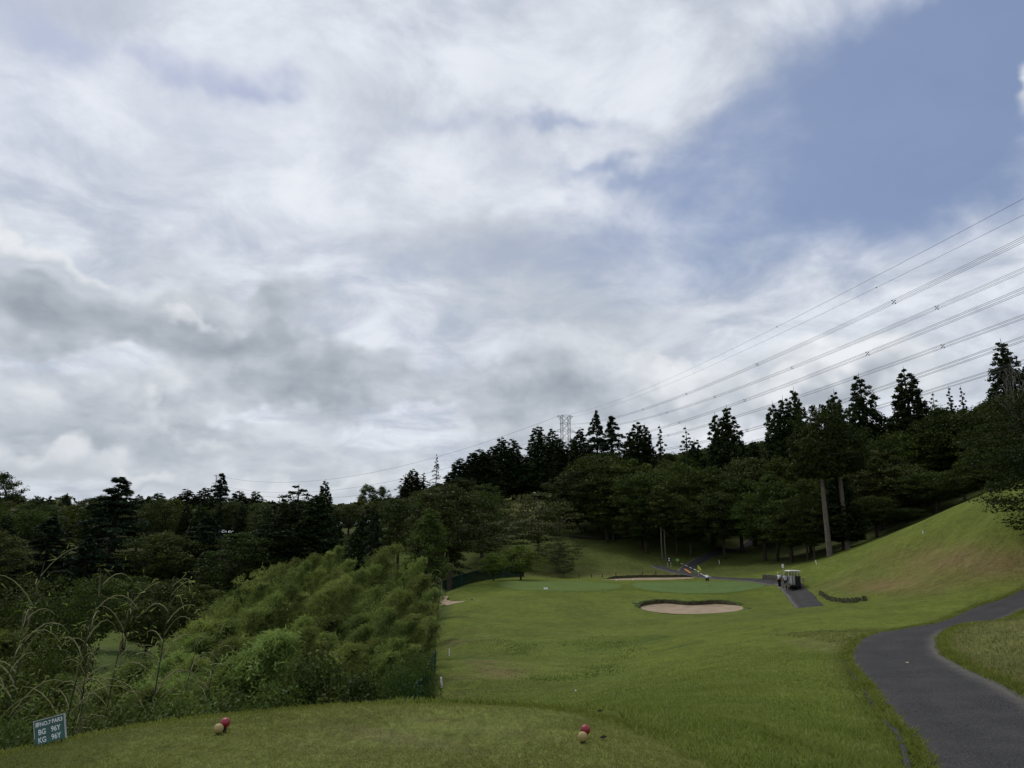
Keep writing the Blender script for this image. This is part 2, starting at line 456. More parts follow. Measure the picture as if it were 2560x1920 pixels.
def h(x, y):
    x = np.atleast_1d(np.asarray(x, float)); y = np.atleast_1d(np.asarray(y, float))
    z = tps(x, y)
    far = np.hypot(x, y)
    k = sstep(280, 520, far)
    z = z * (1 - k) + k * np.clip(14 + 0.03 * x, 8, 34)
    near = (np.abs(x) < 14) & (y < 16) & (y > -14)
    if near.any():
        xx, yy = x[near], y[near]
        sd = poly_sd(TEE, xx, yy)
        right = sstep(-0.3, 1.8, xx)
        wdt = 0.75 + 1.6 * right
        w = sstep(0, 1, np.clip((sd + 0.05) / wdt, 0, 1))
        crown = -0.05 * sstep(-0.7, 0.1, sd) + 0.012 * np.sin(xx * 1.7 + yy) * sstep(0, -1, sd)
        zz = z[near]
        z[near] = crown * (1 - w) + np.minimum(zz, 0.02) * w
    return z
WALL = None
h_base = h
def h(x, y):
    z = h_base(x, y)
    if WALL is None: return z
    x = np.atleast_1d(np.asarray(x, float)); y = np.atleast_1d(np.asarray(y, float))
    k = (x > 15) & (x < 42) & (y > 48) & (y < 75)
    if k.any():
        xx, yy = x[k], y[k]; d = line_d(WALL, xx, yy)
        i = np.argmin([(xx - a) ** 2 + (yy - b) ** 2 for a, b in WALL], axis=0)
        tgw = np.gradient(WALL, axis=0)[i]; side = tgw[:, 0] * (yy - WALL[i, 1]) - tgw[:, 1] * (xx - WALL[i, 0])
        z[k] += 0.36 * (side > 0) * sstep(0.02, 0.25, d) * np.exp(-(d / 3.0) ** 2)
    return z
def h1(x, y): return float(h(x, y)[0])
def ground_hit(px, py, y0=6.0, y1=400.0):
    u, a, b = ray(px, py)
    ys = np.geomspace(y0, y1, 900)
    zr = EYE + b / a * ys
    below = zr < h(u / a * ys, ys)
    if not below.any(): return None
    i = int(np.argmax(below)); lo = ys[max(i - 1, 0)]; hi = ys[i]
    for _ in range(22):
        mid = 0.5 * (lo + hi)
        if EYE + b / a * mid < h1(u / a * mid, mid): hi = mid
        else: lo = mid
    return (u / a * hi, hi, h1(u / a * hi, hi))
def gpx(px, Y):
    """ground point under column px at distance Y (iterates because the column leans a little with height)"""
    x = (px - 1280) / F_PX * Y; z = h1(x, Y)
    for _ in range(4):
        # elevation fixes the denominator of the projection
        cy = Y * CP + (z - EYE) * SP
        x = (px - 1280) / F_PX * cy
        z = h1(x, Y)
    return x, Y, z

WALL = smooth_line([gpx(2050, 67)[:2], gpx(2072, 63)[:2], gpx(2100, 60)[:2], gpx(2140, 57)[:2], gpx(2165, 56)[:2]], 0.3)
# cart paths: centre lines
path_near = smooth_line([gpx(2930, 5.0)[:2], gpx(2590, 9.0)[:2], gpx(2452, 11.6)[:2], gpx(2330, 15.5)[:2], gpx(2255, 19.5)[:2], gpx(2238, 22.5)[:2], gpx(2262, 25.6)[:2],
                         gpx(2345, 30)[:2], gpx(2445, 35)[:2], gpx(2530, 39.5)[:2], gpx(2640, 42)[:2], gpx(2800, 42)[:2]], 0.25)
PW_NEAR = 1.17
path_far = smooth_line([gpx(1925, 150)[:2], gpx(1885, 140)[:2], gpx(1815, 130)[:2], gpx(1745, 121)[:2], gpx(1712, 114)[:2], gpx(1735, 107.5)[:2], gpx(1790, 101.5)[:2], gpx(1870, 95)[:2],
                        gpx(1935, 87)[:2], gpx(1972, 79.5)[:2], gpx(1995, 72)[:2], gpx(2010, 66)[:2], gpx(2032, 59.5)[:2], gpx(2060, 57)[:2]], 0.5)
PW_FAR = 1.06
path_side = smooth_line([gpx(1640, 118)[:2], gpx(1675, 114)[:2], gpx(1712, 110)[:2], gpx(1745, 107)[:2]], 0.5)

# bunkers traced on the ground
B_FRONT = [(1601,1519),(1603,1510),(1622,1503.5),(1660,1500.5),(1695,1503),(1722,1506),(1755,1504),(1795,1501.5),(1830,1507),(1853,1516),(1857,1523),(1836,1529),(1790,1533),(1730,1535.5),(1680,1534.5),(1640,1531),(1613,1526)]
B_BACK = [(1498,1443),(1512,1440),(1560,1438.6),(1620,1439),(1680,1440),(1725,1443),(1738,1447),(1700,1447.2),(1620,1446.4),(1540,1445.6)]
B_LEFT = [(1060,1496),(1090,1490),(1108,1488),(1122,1491),(1116,1499),(1128,1503),(1162,1502.5),(1150,1507),(1115,1513),(1080,1517),(1050,1515)]
def trace(pp):
    out = []
    for px, py in pp:
        g = ground_hit(px, py, 40, 160)
        out.append(g[:2])
    c = smooth_line(out + [out[0]], 0.35)[:-1]
    return c
def plain_poly(pp):
    return np.array(pp)
bunkers = [('front', trace(B_FRONT), 0.42), ('left', trace(B_LEFT), 0.5)]
gB = [gpx(px, Y)[:2] for px, Y in [(1500,103.5),(1540,105.5),(1600,106.5),(1660,105.8),(1720,105),(1736,103.3),(1690,102.2),(1620,102),(1550,102)]]
bunkers.append(('back', smooth_line(gB + [gB[0]], 0.35)[:-1], 0.06))
# greens
def oval(pxl, pxr, Yn, Yf, n=96, tilt=0.0, skew=0.0):
    cY = (Yn + Yf) / 2
    xl = gpx(pxl, cY)[0]; xr = gpx(pxr, cY)[0]
    out = []
    for k in range(n):
        a = 2 * math.pi * k / n
        rr = 1 + 0.05 * math.sin(2 * a + skew) + 0.03 * math.sin(3 * a + 1 + skew)
        out.append(((xl + xr) / 2 + (xr - xl) / 2 * rr * math.cos(a), cY + (Yf - Yn) / 2 * rr * math.sin(a) + tilt * math.cos(a)))
    return np.array(out)
GREEN_R = oval(1583, 1893, 80.5, 98.5, skew=0.6, tilt=-0.4)
GREEN_L = oval(1254, 1545, 82, 99.5, skew=2.0, tilt=0.6)

# ground sheet: a grid that is fine near the camera and round the green
def lines(segs):
    out = [segs[0][0]]
    for a, b, s0, s1 in segs:
        n = max(1, int(round((b - a) / ((s0 + s1) / 2))))
        t = np.linspace(0, 1, n + 1)[1:]
        r_ = (s1 / s0)
        w = np.r_[0, np.cumsum(np.geomspace(s0, s1, n))]; w = w / w[-1]
        out += list(a + (b - a) * w[1:])
    return np.array(out)
gx = lines([(-3000,-400,500,60),(-400,-60,40,4),(-60,-16,3,0.7),(-16,-6,0.5,0.3),(-6,12,0.2,0.2),(12,36,0.22,0.35),(36,60,0.4,1.5),(60,400,2,40),(400,3000,60,500)])
gy = lines([(-300,-8,50,3),(-8,4,1.0,0.3),(4,24,0.18,0.25),(24,62,0.3,0.45),(62,80,0.22,0.22),(80,110,0.3,0.3),(110,200,0.5,4),(200,500,5,30),(500,4000,40,600)])
GX, GY = np.meshgrid(gx, gy)
fx, fy = GX.ravel(), GY.ravel()
GZ = h(fx, fy)
zg = GZ.copy()
dn = line_d(path_near[::2], fx, fy); zg -= 0.07 * sstep(PW_NEAR - 0.02, PW_NEAR - 0.22, dn)
df = np.minimum(line_d(path_far[::2], fx, fy), line_d(path_side, fx, fy)); zg -= 0.07 * sstep(PW_FAR + 0.1, PW_FAR - 0.25, df)
bsd = [poly_sd(b[1][::2], fx, fy) for b in bunkers]
for d_, (_n, pl_, _d) in zip(bsd, bunkers):
    fr_ = (fy - pl_[:, 1].min()) / (pl_[:, 1].max() - pl_[:, 1].min())
    zg -= 0.75 * (d_ < np.where(fr_ > 0.5, 0.14, -0.10))
# small unevenness of rough ground
bump = 0.03 * np.sin(fx * 0.9 + 1.3 * np.sin(fy * 0.4)) * np.sin(fy * 0.8 + np.sin(fx * 0.5))
gsd = np.minimum(poly_sd(GREEN_R, fx, fy), poly_sd(GREEN_L, fx, fy))
zg += bump * sstep(1.0, 6.0, gsd) * sstep(16, 30, fy)
# base colours by kind of turf, plus painted shade on the back slope
def sproj(x, y, z):
    cy = y * CP + (z - EYE) * SP; cz = -y * SP + (z - EYE) * CP
    cy = np.maximum(cy, 0.1)
    return 1280 + F_PX * x / cy, 960 - F_PX * cz / cy
ppx, ppy = sproj(fx, fy, GZ)
colr = np.tile(np.array([0.114, 0.142, 0.028]), (len(fx), 1))          # fairway
def blend(mask, c):
    global colr
    colr = colr * (1 - mask[:, None]) + np.array(c) * mask[:, None]
tsd = poly_sd(TEE, fx, fy)
def wob(x, y, s, ph): return np.sin(x * s + 1.7 * np.sin(y * s * 0.7 + ph)) * np.sin(y * s * 1.1 + 1.3 * np.sin(x * s * 0.6 + ph))
w1 = wob(fx, fy, 0.35, 0.4); w2 = wob(fx, fy, 1.1, 2.0); w3 = wob(fx, fy, 0.12, 1.0)
blend(np.clip(sstep(0.2, 0.9, w1) * 0.45 * (fy < 70), 0, 1), (0.125, 0.145, 0.034))
rough = sstep(3.0, 4.6, fx - 0.02 * fy) * (fy < 45); blend(rough * 0.8, (0.126, 0.155, 0.028))
blend(sstep(-0.1, -0.9, w1 + 0.4 * w2) * 0.5 * (fy > 34) * (fy < 52) * (np.abs(fx) < 9), (0.050, 0.088, 0.020))   # dark weed patches
worn = np.exp(-((fx + 1.0 - 0.06 * (fy - 30)) ** 2) / 2.2 - ((fy - 31) / 6.5) ** 2); blend(np.clip(worn * (0.4 + 0.5 * w2), 0, 0.7), (0.17, 0.135, 0.065))
worn2 = np.exp(-((fx + 3.0) / 1.6) ** 2 - ((fy - 47) / 5) ** 2); blend(np.clip(worn2 * (0.3 + 0.6 * w2), 0, 0.6), (0.13, 0.105, 0.06))
blend(sstep(0.15, -0.35, tsd) * 0.85, (0.138, 0.155, 0.040))                                                        # tee turf
wt_ = np.exp(-((fx + 0.9) / 1.3) ** 2 - ((fy - 7.4) / 0.9) ** 2); blend(np.clip(wt_ * (0.30 + 0.45 * w2 + 0.3 * np.sin(fx * 5 + fy * 7)), 0, 0.55), (0.165, 0.14, 0.07))
mound = sstep(7, 2.5, gsd); blend(mound * 0.6, (0.118, 0.150, 0.024))
blend(sstep(1.8, 0.6, gsd) * 0.4, (0.070, 0.105, 0.018))
hillp = sstep(2060, 2250, ppx) * sstep(1530, 1500, ppy) * (fy > 43) * (fy < 110)
blend(hillp * 0.7, (0.122, 0.147, 0.027))
dry = np.exp(-((ppx - 2440) / 210) ** 2 - ((ppy - 1405) / 42) ** 2) + 0.7 * np.exp(-((ppx - 2230) / 150) ** 2 - ((ppy - 1465) / 22) ** 2)
blend(np.clip(dry * (0.95 + 0.25 * w1) * (fy > 42) * (fy < 75), 0, 0.9), (0.185, 0.135, 0.062))
inner = sstep(0.3, 1.2, dn) * (fx > 8) * sstep(30, 24, fy + 0 * fx) * (fx > np.interp(fy, path_near[:60, 1], path_near[:60, 0])); blend(inner * 0.65 * (fy < 34), (0.155, 0.150, 0.055))
edge = sstep(0.75, 0.15, np.abs(dn - PW_NEAR - 0.1)); blend(edge * 0.5, (0.105, 0.095, 0.035))
back = sstep(106, 110, fy) * sstep(119, 113, fy) * (np.abs(fx - 8) < 22); blend(back * 0.6, (0.15, 0.125, 0.055))
slope = sstep(107, 113, fy) * (fx > -12) * sstep(-14, -8, fx) + sstep(97, 103, fy - 0.12 * (40 - np.clip(fx, 20, 40))) * sstep(24, 32, fx); blend(np.clip(slope, 0, 1) * 0.8, (0.070, 0.086, 0.024))  # tree shade painted into the colour of the slope and bank behind the greens
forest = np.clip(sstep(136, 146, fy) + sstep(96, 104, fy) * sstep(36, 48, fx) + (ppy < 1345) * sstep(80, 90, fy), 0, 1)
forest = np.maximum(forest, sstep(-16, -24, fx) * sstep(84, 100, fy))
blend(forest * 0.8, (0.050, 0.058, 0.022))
clear = np.exp(-((ppx - 1310) / 110) ** 2 - ((ppy - 1255) / 36) ** 2) * (fy > 150); blend(np.clip(clear * 1.2, 0, 1), (0.105, 0.11, 0.036))
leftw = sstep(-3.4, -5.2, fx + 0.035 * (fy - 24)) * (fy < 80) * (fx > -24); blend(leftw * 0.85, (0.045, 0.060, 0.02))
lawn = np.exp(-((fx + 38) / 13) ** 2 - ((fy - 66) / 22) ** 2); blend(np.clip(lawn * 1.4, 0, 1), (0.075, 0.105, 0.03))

def grid_faces(nx, ny):
    i = np.arange(nx - 1)[None] + nx * np.arange(ny - 1)[:, None]
    i = i.ravel(); return np.c_[i, i + 1, i + 1 + nx, i + nx]
def set_color(me, name, rgb):
    a = me.attributes.new(name, 'FLOAT_COLOR', 'POINT')
    a.data.foreach_set('color', np.c_[rgb, np.ones(len(rgb))].astype(np.float32).ravel())
def turfmat(name, attr=None, color=(0.1, 0.13, 0.03), fine=1.0, amt=0.48, bumpd=0.03):
    m = bpy.data.materials.new(name); m.use_nodes = True
    n = NT(m.node_tree); b = m.node_tree.nodes['Principled BSDF']
    g = n.new('ShaderNodeNewGeometry'); pos = g.outputs['Position']
    if attr:
        a = n.new('ShaderNodeAttribute'); a.attribute_name = attr; base = a.outputs['Color']
    else: base = tuple(color) + (1.0,)
    n1 = n.mr(n.noise(pos, 0.22, 5.0, 0.62), 0.32, 0.68); n2 = n.mr(n.noise(pos, 1.6, 6.0, 0.68, 0.4), 0.32, 0.68)
    n3 = n.mr(n.noise(n.vm('MULTIPLY', pos, (1.0, 0.45, 1.0)), 11.0 * fine, 5.0, 0.75), 0.32, 0.68); n4 = n.mr(n.noise(n.vm('MULTIPLY', pos, (1.0, 0.6, 1.0)), 48.0 * fine, 3.0, 0.7), 0.3, 0.7)
    v = n.m('ADD', n.m('MULTIPLY', n.m('SUBTRACT', n1, 0.5), 0.55), n.m('MULTIPLY', n.m('SUBTRACT', n2, 0.5), 0.75))
    v = n.m('ADD', v, n.m('MULTIPLY', n.m('SUBTRACT', n3, 0.5), 1.0)); v = n.m('ADD', v, n.m('MULTIPLY', n.m('SUBTRACT', n4, 0.5), 0.9))
    k = n.m('MAXIMUM', n.m('ADD', 1.0, n.m('MULTIPLY', v, amt)), 0.25)
    c = n.vm('SCALE', n.mix(0.0, base, base), k)
    # yellowed and deeper blades
    c = n.mix(n.m('MULTIPLY', n.mr(n.noise(pos, 3.1, 5.0, 0.7), 0.5, 0.78), 0.35), c, n.mix(1.0, c, (1.45, 1.08, 1.2), 'MULTIPLY'))
    c = n.mix(n.m('MULTIPLY', n.mr(n.noise(pos, 0.7, 6.0, 0.65), 0.52, 0.75), 0.35), c, n.mix(1.0, c, (0.68, 0.86, 0.75), 'MULTIPLY'))
    n.put(b.inputs['Base Color'], c)
    b.inputs['Roughness'].default_value = 0.85; b.inputs['Specular IOR Level'].default_value = 0.04
    bp = n.new('ShaderNodeBump'); bp.inputs['Strength'].default_value = 0.7; bp.inputs['Distance'].default_value = bumpd
    n.put(bp.inputs['Height'], n.m('ADD', n3, n.m('MULTIPLY', n4, 0.6))); n.put(b.inputs['Normal'], bp.outputs[0])
    return m
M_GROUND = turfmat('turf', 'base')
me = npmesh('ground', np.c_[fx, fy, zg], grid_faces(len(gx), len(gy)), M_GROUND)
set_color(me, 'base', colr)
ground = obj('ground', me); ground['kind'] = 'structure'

def fill_poly(poly, zfun, rings=14):
    """concentric rings from the outline to the centroid; keeps the outline exactly"""
    c = poly.mean(0); n = len(poly); v = []
    for r_ in np.linspace(1, 0.0005, rings):
        q = c + (poly - c) * r_
        v.append(np.c_[q, zfun(q[:, 0], q[:, 1])])
    v = np.vstack(v); f = []
    k = np.arange(n); k2 = (k + 1) % n
    for i in range(rings - 1): f.append(np.c_[i * n + k, i * n + k2, (i + 1) * n + k2, (i + 1) * n + k])
    return v, np.vstack(f)
M_GREEN1 = turfmat('bent_green', color=(0.098, 0.148, 0.045), amt=0.22, fine=0.7, bumpd=0.005)
M_GREEN2 = turfmat('dull_green', color=(0.100, 0.138, 0.036), amt=0.24, fine=0.7, bumpd=0.005)
for poly, m_, in ((GREEN_R, M_GREEN1), (GREEN_L, M_GREEN2)):
    v, f = fill_poly(poly, lambda x, y: h(x, y) + 0.016, 40)
    o = obj('putting_green', npmesh('putting_green', v, f, m_)); o['kind'] = 'structure'

def sandmat():
    m = bpy.data.materials.new('bunker_sand'); m.use_nodes = True
    n = NT(m.node_tree); b = m.node_tree.nodes['Principled BSDF']
    g = n.new('ShaderNodeNewGeometry'); pos = g.outputs['Position']
    a = n.noise(pos, 0.8, 6.0, 0.65); c = n.mix(n.mr(a, 0.3, 0.7), (0.26, 0.192, 0.118), (0.37, 0.285, 0.185))
    w = n.noise(n.vm('MULTIPLY', pos, (1, 0.35, 1)), 9.0, 4.0, 0.7)
    c = n.mix(n.mr(w, 0.35, 0.75), c, n.mix(1.0, c, (0.82, 0.8, 0.78), 'MULTIPLY'))
    n.put(b.inputs['Base Color'], c); b.inputs['Roughness'].default_value = 0.95
    bp = n.new('ShaderNodeBump'); bp.inputs['Strength'].default_value = 0.8; bp.inputs['Distance'].default_value = 0.06
    n.put(bp.inputs['Height'], w); n.put(b.inputs['Normal'], bp.outputs[0])
    return m
M_SAND = sandmat()
M_LIP = mat('lip_soil', (0.045, 0.042, 0.022), 0.95, 0.1, var=0.4, vscale=3.0, coord='Object')
for name, poly, dep in bunkers:
    ymin, ymax = poly[:, 1].min(), poly[:, 1].max(); cc = poly.mean(0)
    def sandz(x, y, poly=poly, dep=dep, ymin=ymin, ymax=ymax):
        t = sstep(0.35, 0.95, (y - ymin) / (ymax - ymin))
        d = -poly_sd(poly, x, y)
        return h(x, y) + 0.015 - (dep * t * (0.8 + 0.2 * sstep(0, 1.0, d))) - 0.10 * sstep(0, 1.2, d)
    v, f = fill_poly(poly, sandz, 22)
    sand = obj('bunker_sand', npmesh('bunker_sand', v, f, M_SAND)); sand['kind'] = 'structure'
    n = len(poly); zt = h(poly[:, 0], poly[:, 1]); zb = sandz(poly[:, 0], poly[:, 1])
    out = cc + (poly - cc) * (1 + 0.55 / np.linalg.norm(poly - cc, axis=1))[:, None]
    zo = h(out[:, 0], out[:, 1])
    wv = 0.03 * np.sin(np.arange(n) * 2.3) + 0.02 * np.sin(np.arange(n) * 5.1)
    far_ = sstep(0.02, 0.15, zt - zb) if name != 'back' else sstep(0.45, 0.75, (poly[:, 1] - ymin) / (ymax - ymin))
    zt = zt + (0.30 * far_ if name == 'back' else 0)
    v = np.vstack([np.c_[poly, zb - 0.05], np.c_[poly, zt + (0.05 + wv) * far_], np.c_[out, zo + (0.06 + wv) * far_ - 0.02 * (1 - far_)]])
    k = np.arange(n); k2 = (k + 1) % n
    f = np.vstack([np.c_[k, k2, n + k2, n + k], np.c_[n + k, n + k2, 2 * n + k2, 2 * n + k]])
    fm = np.r_[np.zeros(n), np.ones(n)]
    keep = np.tile(far_ > 0.15, 2)
    lip = obj('bunker_lip', npmesh('bunker_lip', v, f[keep], [M_LIP, turfmat('lip_turf', color=(0.06, 0.085, 0.022))] if name == 'front' else [M_LIP, bpy.data.materials['lip_turf']], fm[keep]), sand)

# ------------------------------------------------------------------ asphalt paths
def asphalt(name):
    m = bpy.data.materials.new(name); m.use_nodes = True
    n = NT(m.node_tree); b = m.node_tree.nodes['Principled BSDF']
    g = n.new('ShaderNodeNewGeometry'); pos = g.outputs['Position']
    a = n.new('ShaderNodeAttribute'); a.attribute_name = 'across'
    u = a.outputs['Fac']
    n1 = n.noise(pos, 0.9, 6.0, 0.65); n2 = n.noise(pos, 38.0, 4.0, 0.85); n3 = n.noise(pos, 7.0, 6.0, 0.7)
    vo = n.new('ShaderNodeTexVoronoi'); n.put(vo.inputs['Vector'], pos); vo.inputs['Scale'].default_value = 46.0
    c = n.mix(n.mr(n1, 0.3, 0.7), (0.026, 0.0255, 0.026), (0.050, 0.048, 0.047))
    c = n.mix(n.mr(n.m('ABSOLUTE', n.m('SUBTRACT', n.m('ABSOLUTE', u), 0.45)), 0.30, 0.0, 0, 0.35), c, (0.024, 0.0235, 0.024))
    c = n.mix(n.m('MULTIPLY', n.mr(n.m('ADD', u, n.m('MULTIPLY', n.m('SUBTRACT', n3, 0.5), 0.5)), 0.62, 1.0), 0.85), c, (0.17, 0.155, 0.13))
    c = n.mix(n.m('MULTIPLY', n.mr(n.m('ADD', n.m('MULTIPLY', u, -1.0), n.m('MULTIPLY', n.m('SUBTRACT', n3, 0.5), 0.5)), 0.78, 1.1), 0.5), c, (0.12, 0.115, 0.10))
    c = n.mix(n.mr(n2, 0.46, 0.66, 0, 0.85), c, (0.115, 0.110, 0.106))
    c = n.mix(n.mr(n2, 0.46, 0.34, 0, 0.7), c, (0.014, 0.014, 0.014))
    c = n.mix(n.mr(vo.outputs['Distance'], 0.20, 0.06, 0, 0.55), c, (0.20, 0.195, 0.19))
    n.put(b.inputs['Base Color'], c); b.inputs['Roughness'].default_value = 0.92; b.inputs['Specular IOR Level'].default_value = 0.12
    bp = n.new('ShaderNodeBump'); bp.inputs['Strength'].default_value = 0.9; bp.inputs['Distance'].default_value = 0.012
    n.put(bp.inputs['Height'], n.m('ADD', n2, n.m('MULTIPLY', vo.outputs['Distance'], 0.8))); n.put(b.inputs['Normal'], bp.outputs[0])
    return m
M_ASPH = asphalt('asphalt')
def ribbon(name, line, hw, lift, mat_, ncross=13, skirt=0.12, ragged=0.0):
    d = np.gradient(line, axis=0); d /= np.linalg.norm(d, axis=1)[:, None]
    nrm = np.c_[d[:, 1], -d[:, 0]]
    us = np.linspace(-1, 1, ncross); v = []; ac = []
    i = np.arange(len(line))
    rl = ragged * (np.sin(i * 0.37) + np.sin(i * 0.83 + 1) + 0.7 * np.sin(i * 2.1)) ; rr = ragged * (np.sin(i * 0.41 + 2) + np.sin(i * 0.97) + 0.7 * np.sin(i * 1.9))
    for j, u in enumerate(us):
        q = line + nrm * (u * hw + np.where(u < 0, rl * u * u, rr * u * u))[:, None] if ragged else line + nrm * (u * hw)
        z = h(q[:, 0], q[:, 1])
        v.append(np.c_[q, z]); ac.append(np.full(len(line), u))
    V = np.stack(v, 1)                        # (n, ncross, 3)
    zc = h(line[:, 0], line[:, 1])[:, None]
    V[:, :, 2] = 0.8 * V[:, :, 2] + 0.2 * np.maximum(V[:, :, 2], zc) + lift + 0.02 * (1 - us ** 2)[None]
    e0 = V[:, :1].copy(); e0[:, :, 2] -= skirt; e1 = V[:, -1:].copy(); e1[:, :, 2] -= skirt
    V = np.concatenate([e0, V, e1], 1); A = np.concatenate([[-1.0], us, [1.0]])
    nc = ncross + 2
    me = npmesh(name, V.reshape(-1, 3), grid_faces(nc, len(line)), mat_)
    at_ = me.attributes.new('across', 'FLOAT', 'POINT'); at_.data.foreach_set('value', np.tile(A, len(line)).astype(np.float32))
    o = obj(name, me); o['kind'] = 'structure'
    return o
ribbon('cart_path', path_near, PW_NEAR, 0.008, M_ASPH, ragged=0.008)
ribbon('cart_path', path_far, PW_FAR, 0.03, M_ASPH, 9, ragged=0.03)
ribbon('cart_path', path_side, 1.0, 0.022, M_ASPH, 9, ragged=0.03)

# ------------------------------------------------------------------ vegetation: prototypes
def unit(a): return a / np.maximum(np.linalg.norm(a, axis=1), 1e-9)[:, None]
def rdir(r_, n): return unit(r_.normal(size=(n, 3)))
def cards(r_, c, nrm, size, aspect=0.6, axis=None, tri=False):
    """leaf faces: centre, facing direction, length; returns verts and faces"""
    n = len(c); nrm = unit(nrm)
    a = r_.normal(size=(n, 3)) if axis is None else axis + 0.15 * r_.normal(size=(n, 3))
    t1 = unit(a - (a * nrm).sum(1)[:, None] * nrm); t2 = np.cross(nrm, t1)
    s = size[:, None] if np.ndim(size) else size
    if tri:
        v = np.stack([c + t2 * s * aspect * 0.5, c - t2 * s * aspect * 0.5, c + t1 * s], 1).reshape(-1, 3)
        f = np.arange(3 * n).reshape(n, 3)
    else:
        bend = nrm * s * 0.16
        v = np.stack([c - t1 * s * 0.5 - bend, c + t2 * s * aspect * 0.5, c + t1 * s * 0.5 - bend, c - t2 * s * aspect * 0.5], 1).reshape(-1, 3)
        f = np.arange(4 * n).reshape(n, 4)
    return v, f
def foliage(name, v, f, tint, m):
    me = npmesh(name, v, f, m, smooth=False)
    k = f.shape[1]
    at_ = me.attributes.new('tint', 'FLOAT', 'POINT'); at_.data.foreach_set('value', np.clip(np.repeat(tint, k), 0, 1).astype(np.float32))
    return me
def clumps(r_, cc, rad, per, leaf, flat=0.6, up=0.6, aspect=0.6, shell=0.55):
    """leaf faces filling flattened balls"""
    n = len(cc); N = n * per
    d = rdir(r_, N); rr = shell + (1 - shell) * r_.random(N)
    rr = np.where(r_.random(N) < 0.22, rr * 0.5, rr)
    R_ = np.repeat(np.broadcast_to(rad, n), per)
    off = d * (rr * R_)[:, None]; off[:, 2] *= flat
    lowcut = off[:, 2] < -0.25 * R_ * flat
    off[lowcut, 2] *= 0.45
    c = np.repeat(cc, per, axis=0) + off
    nrm = 0.55 * d + np.array([0, 0, up]) + 0.55 * r_.normal(size=(N, 3))
    ct = np.repeat(r_.random(n), per)
    tint = 0.42 * ct + 0.58 * r_.random(N)
    v, f = cards(r_, c, nrm, leaf * (0.65 + 0.7 * r_.random(N)), aspect)
    return v, f, tint

M_BARK = mat('bark', (0.052, 0.040, 0.030), 0.95, 0.1, var=0.45, vscale=6.0, bump=0.8, bscale=22.0)
M_BARKG = mat('pale_bark', (0.125, 0.105, 0.085), 0.95, 0.1, var=0.35, vscale=5.0, bump=0.7, bscale=18.0)
L_SUGI = leafmat('sugi_leaf', (0.010, 0.019, 0.007), (0.022, 0.038, 0.011), (0.044, 0.066, 0.017), 0.16, 0.5, obvar=0.22)
L_DEOD = leafmat('deodar_leaf', (0.012, 0.022, 0.014), (0.024, 0.042, 0.022), (0.044, 0.068, 0.032), 0.14, 0.5, obvar=0.20)
L_BROAD = leafmat('broad_leaf', (0.020, 0.033, 0.008), (0.044, 0.064, 0.013), (0.088, 0.108, 0.024), 0.24, 0.35, obvar=0.28)
L_OLIVE = leafmat('olive_leaf', (0.024, 0.032, 0.010), (0.048, 0.060, 0.018), (0.085, 0.095, 0.030), 0.22, 0.35, obvar=0.25)
L_BRIGHT = leafmat('bright_leaf', (0.050, 0.085, 0.016), (0.095, 0.150, 0.028), (0.150, 0.205, 0.042), 0.3, 0.8, obvar=0.15)
L_BAMB = leafmat('bamboo_leaf', (0.066, 0.094, 0.023), (0.152, 0.192, 0.053), (0.262, 0.296, 0.106), 0.40, 0.7, obvar=0.38)
L_KUDZU = leafmat('vine_leaf', (0.024, 0.044, 0.009), (0.052, 0.084, 0.016), (0.105, 0.140, 0.030), 0.26, 0.9, obvar=0.25, rough=0.55, spec=0.12)
M_CULM = mat('bamboo_culm', (0.10, 0.115, 0.035), 0.5, 0.3, var=0.4, vscale=3.0)
M_CULMD = mat('dark_culm', (0.028, 0.034, 0.016), 0.6, 0.3, var=0.4, vscale=3.0)
M_TWIG = mat('dry_twig', (0.19, 0.18, 0.085), 0.8, 0.2, var=0.3, vscale=5.0)

def limb(mb, a, b, r0, r1, r_, sag=0.0, n=4, sides=5):
    a = np.array(a); b = np.array(b); pts = []
    L = np.linalg.norm(b - a); j = r_.normal(size=3) * L * 0.06
    for i in range(n + 1):
        t = i / n; p = a + (b - a) * t + j * math.sin(math.pi * t) + np.array([0, 0, sag * L * math.sin(math.pi * t)])
        pts.append(tuple(p))
    mb.tube(pts, [r0 + (r1 - r0) * i / n for i in range(n + 1)], sides)

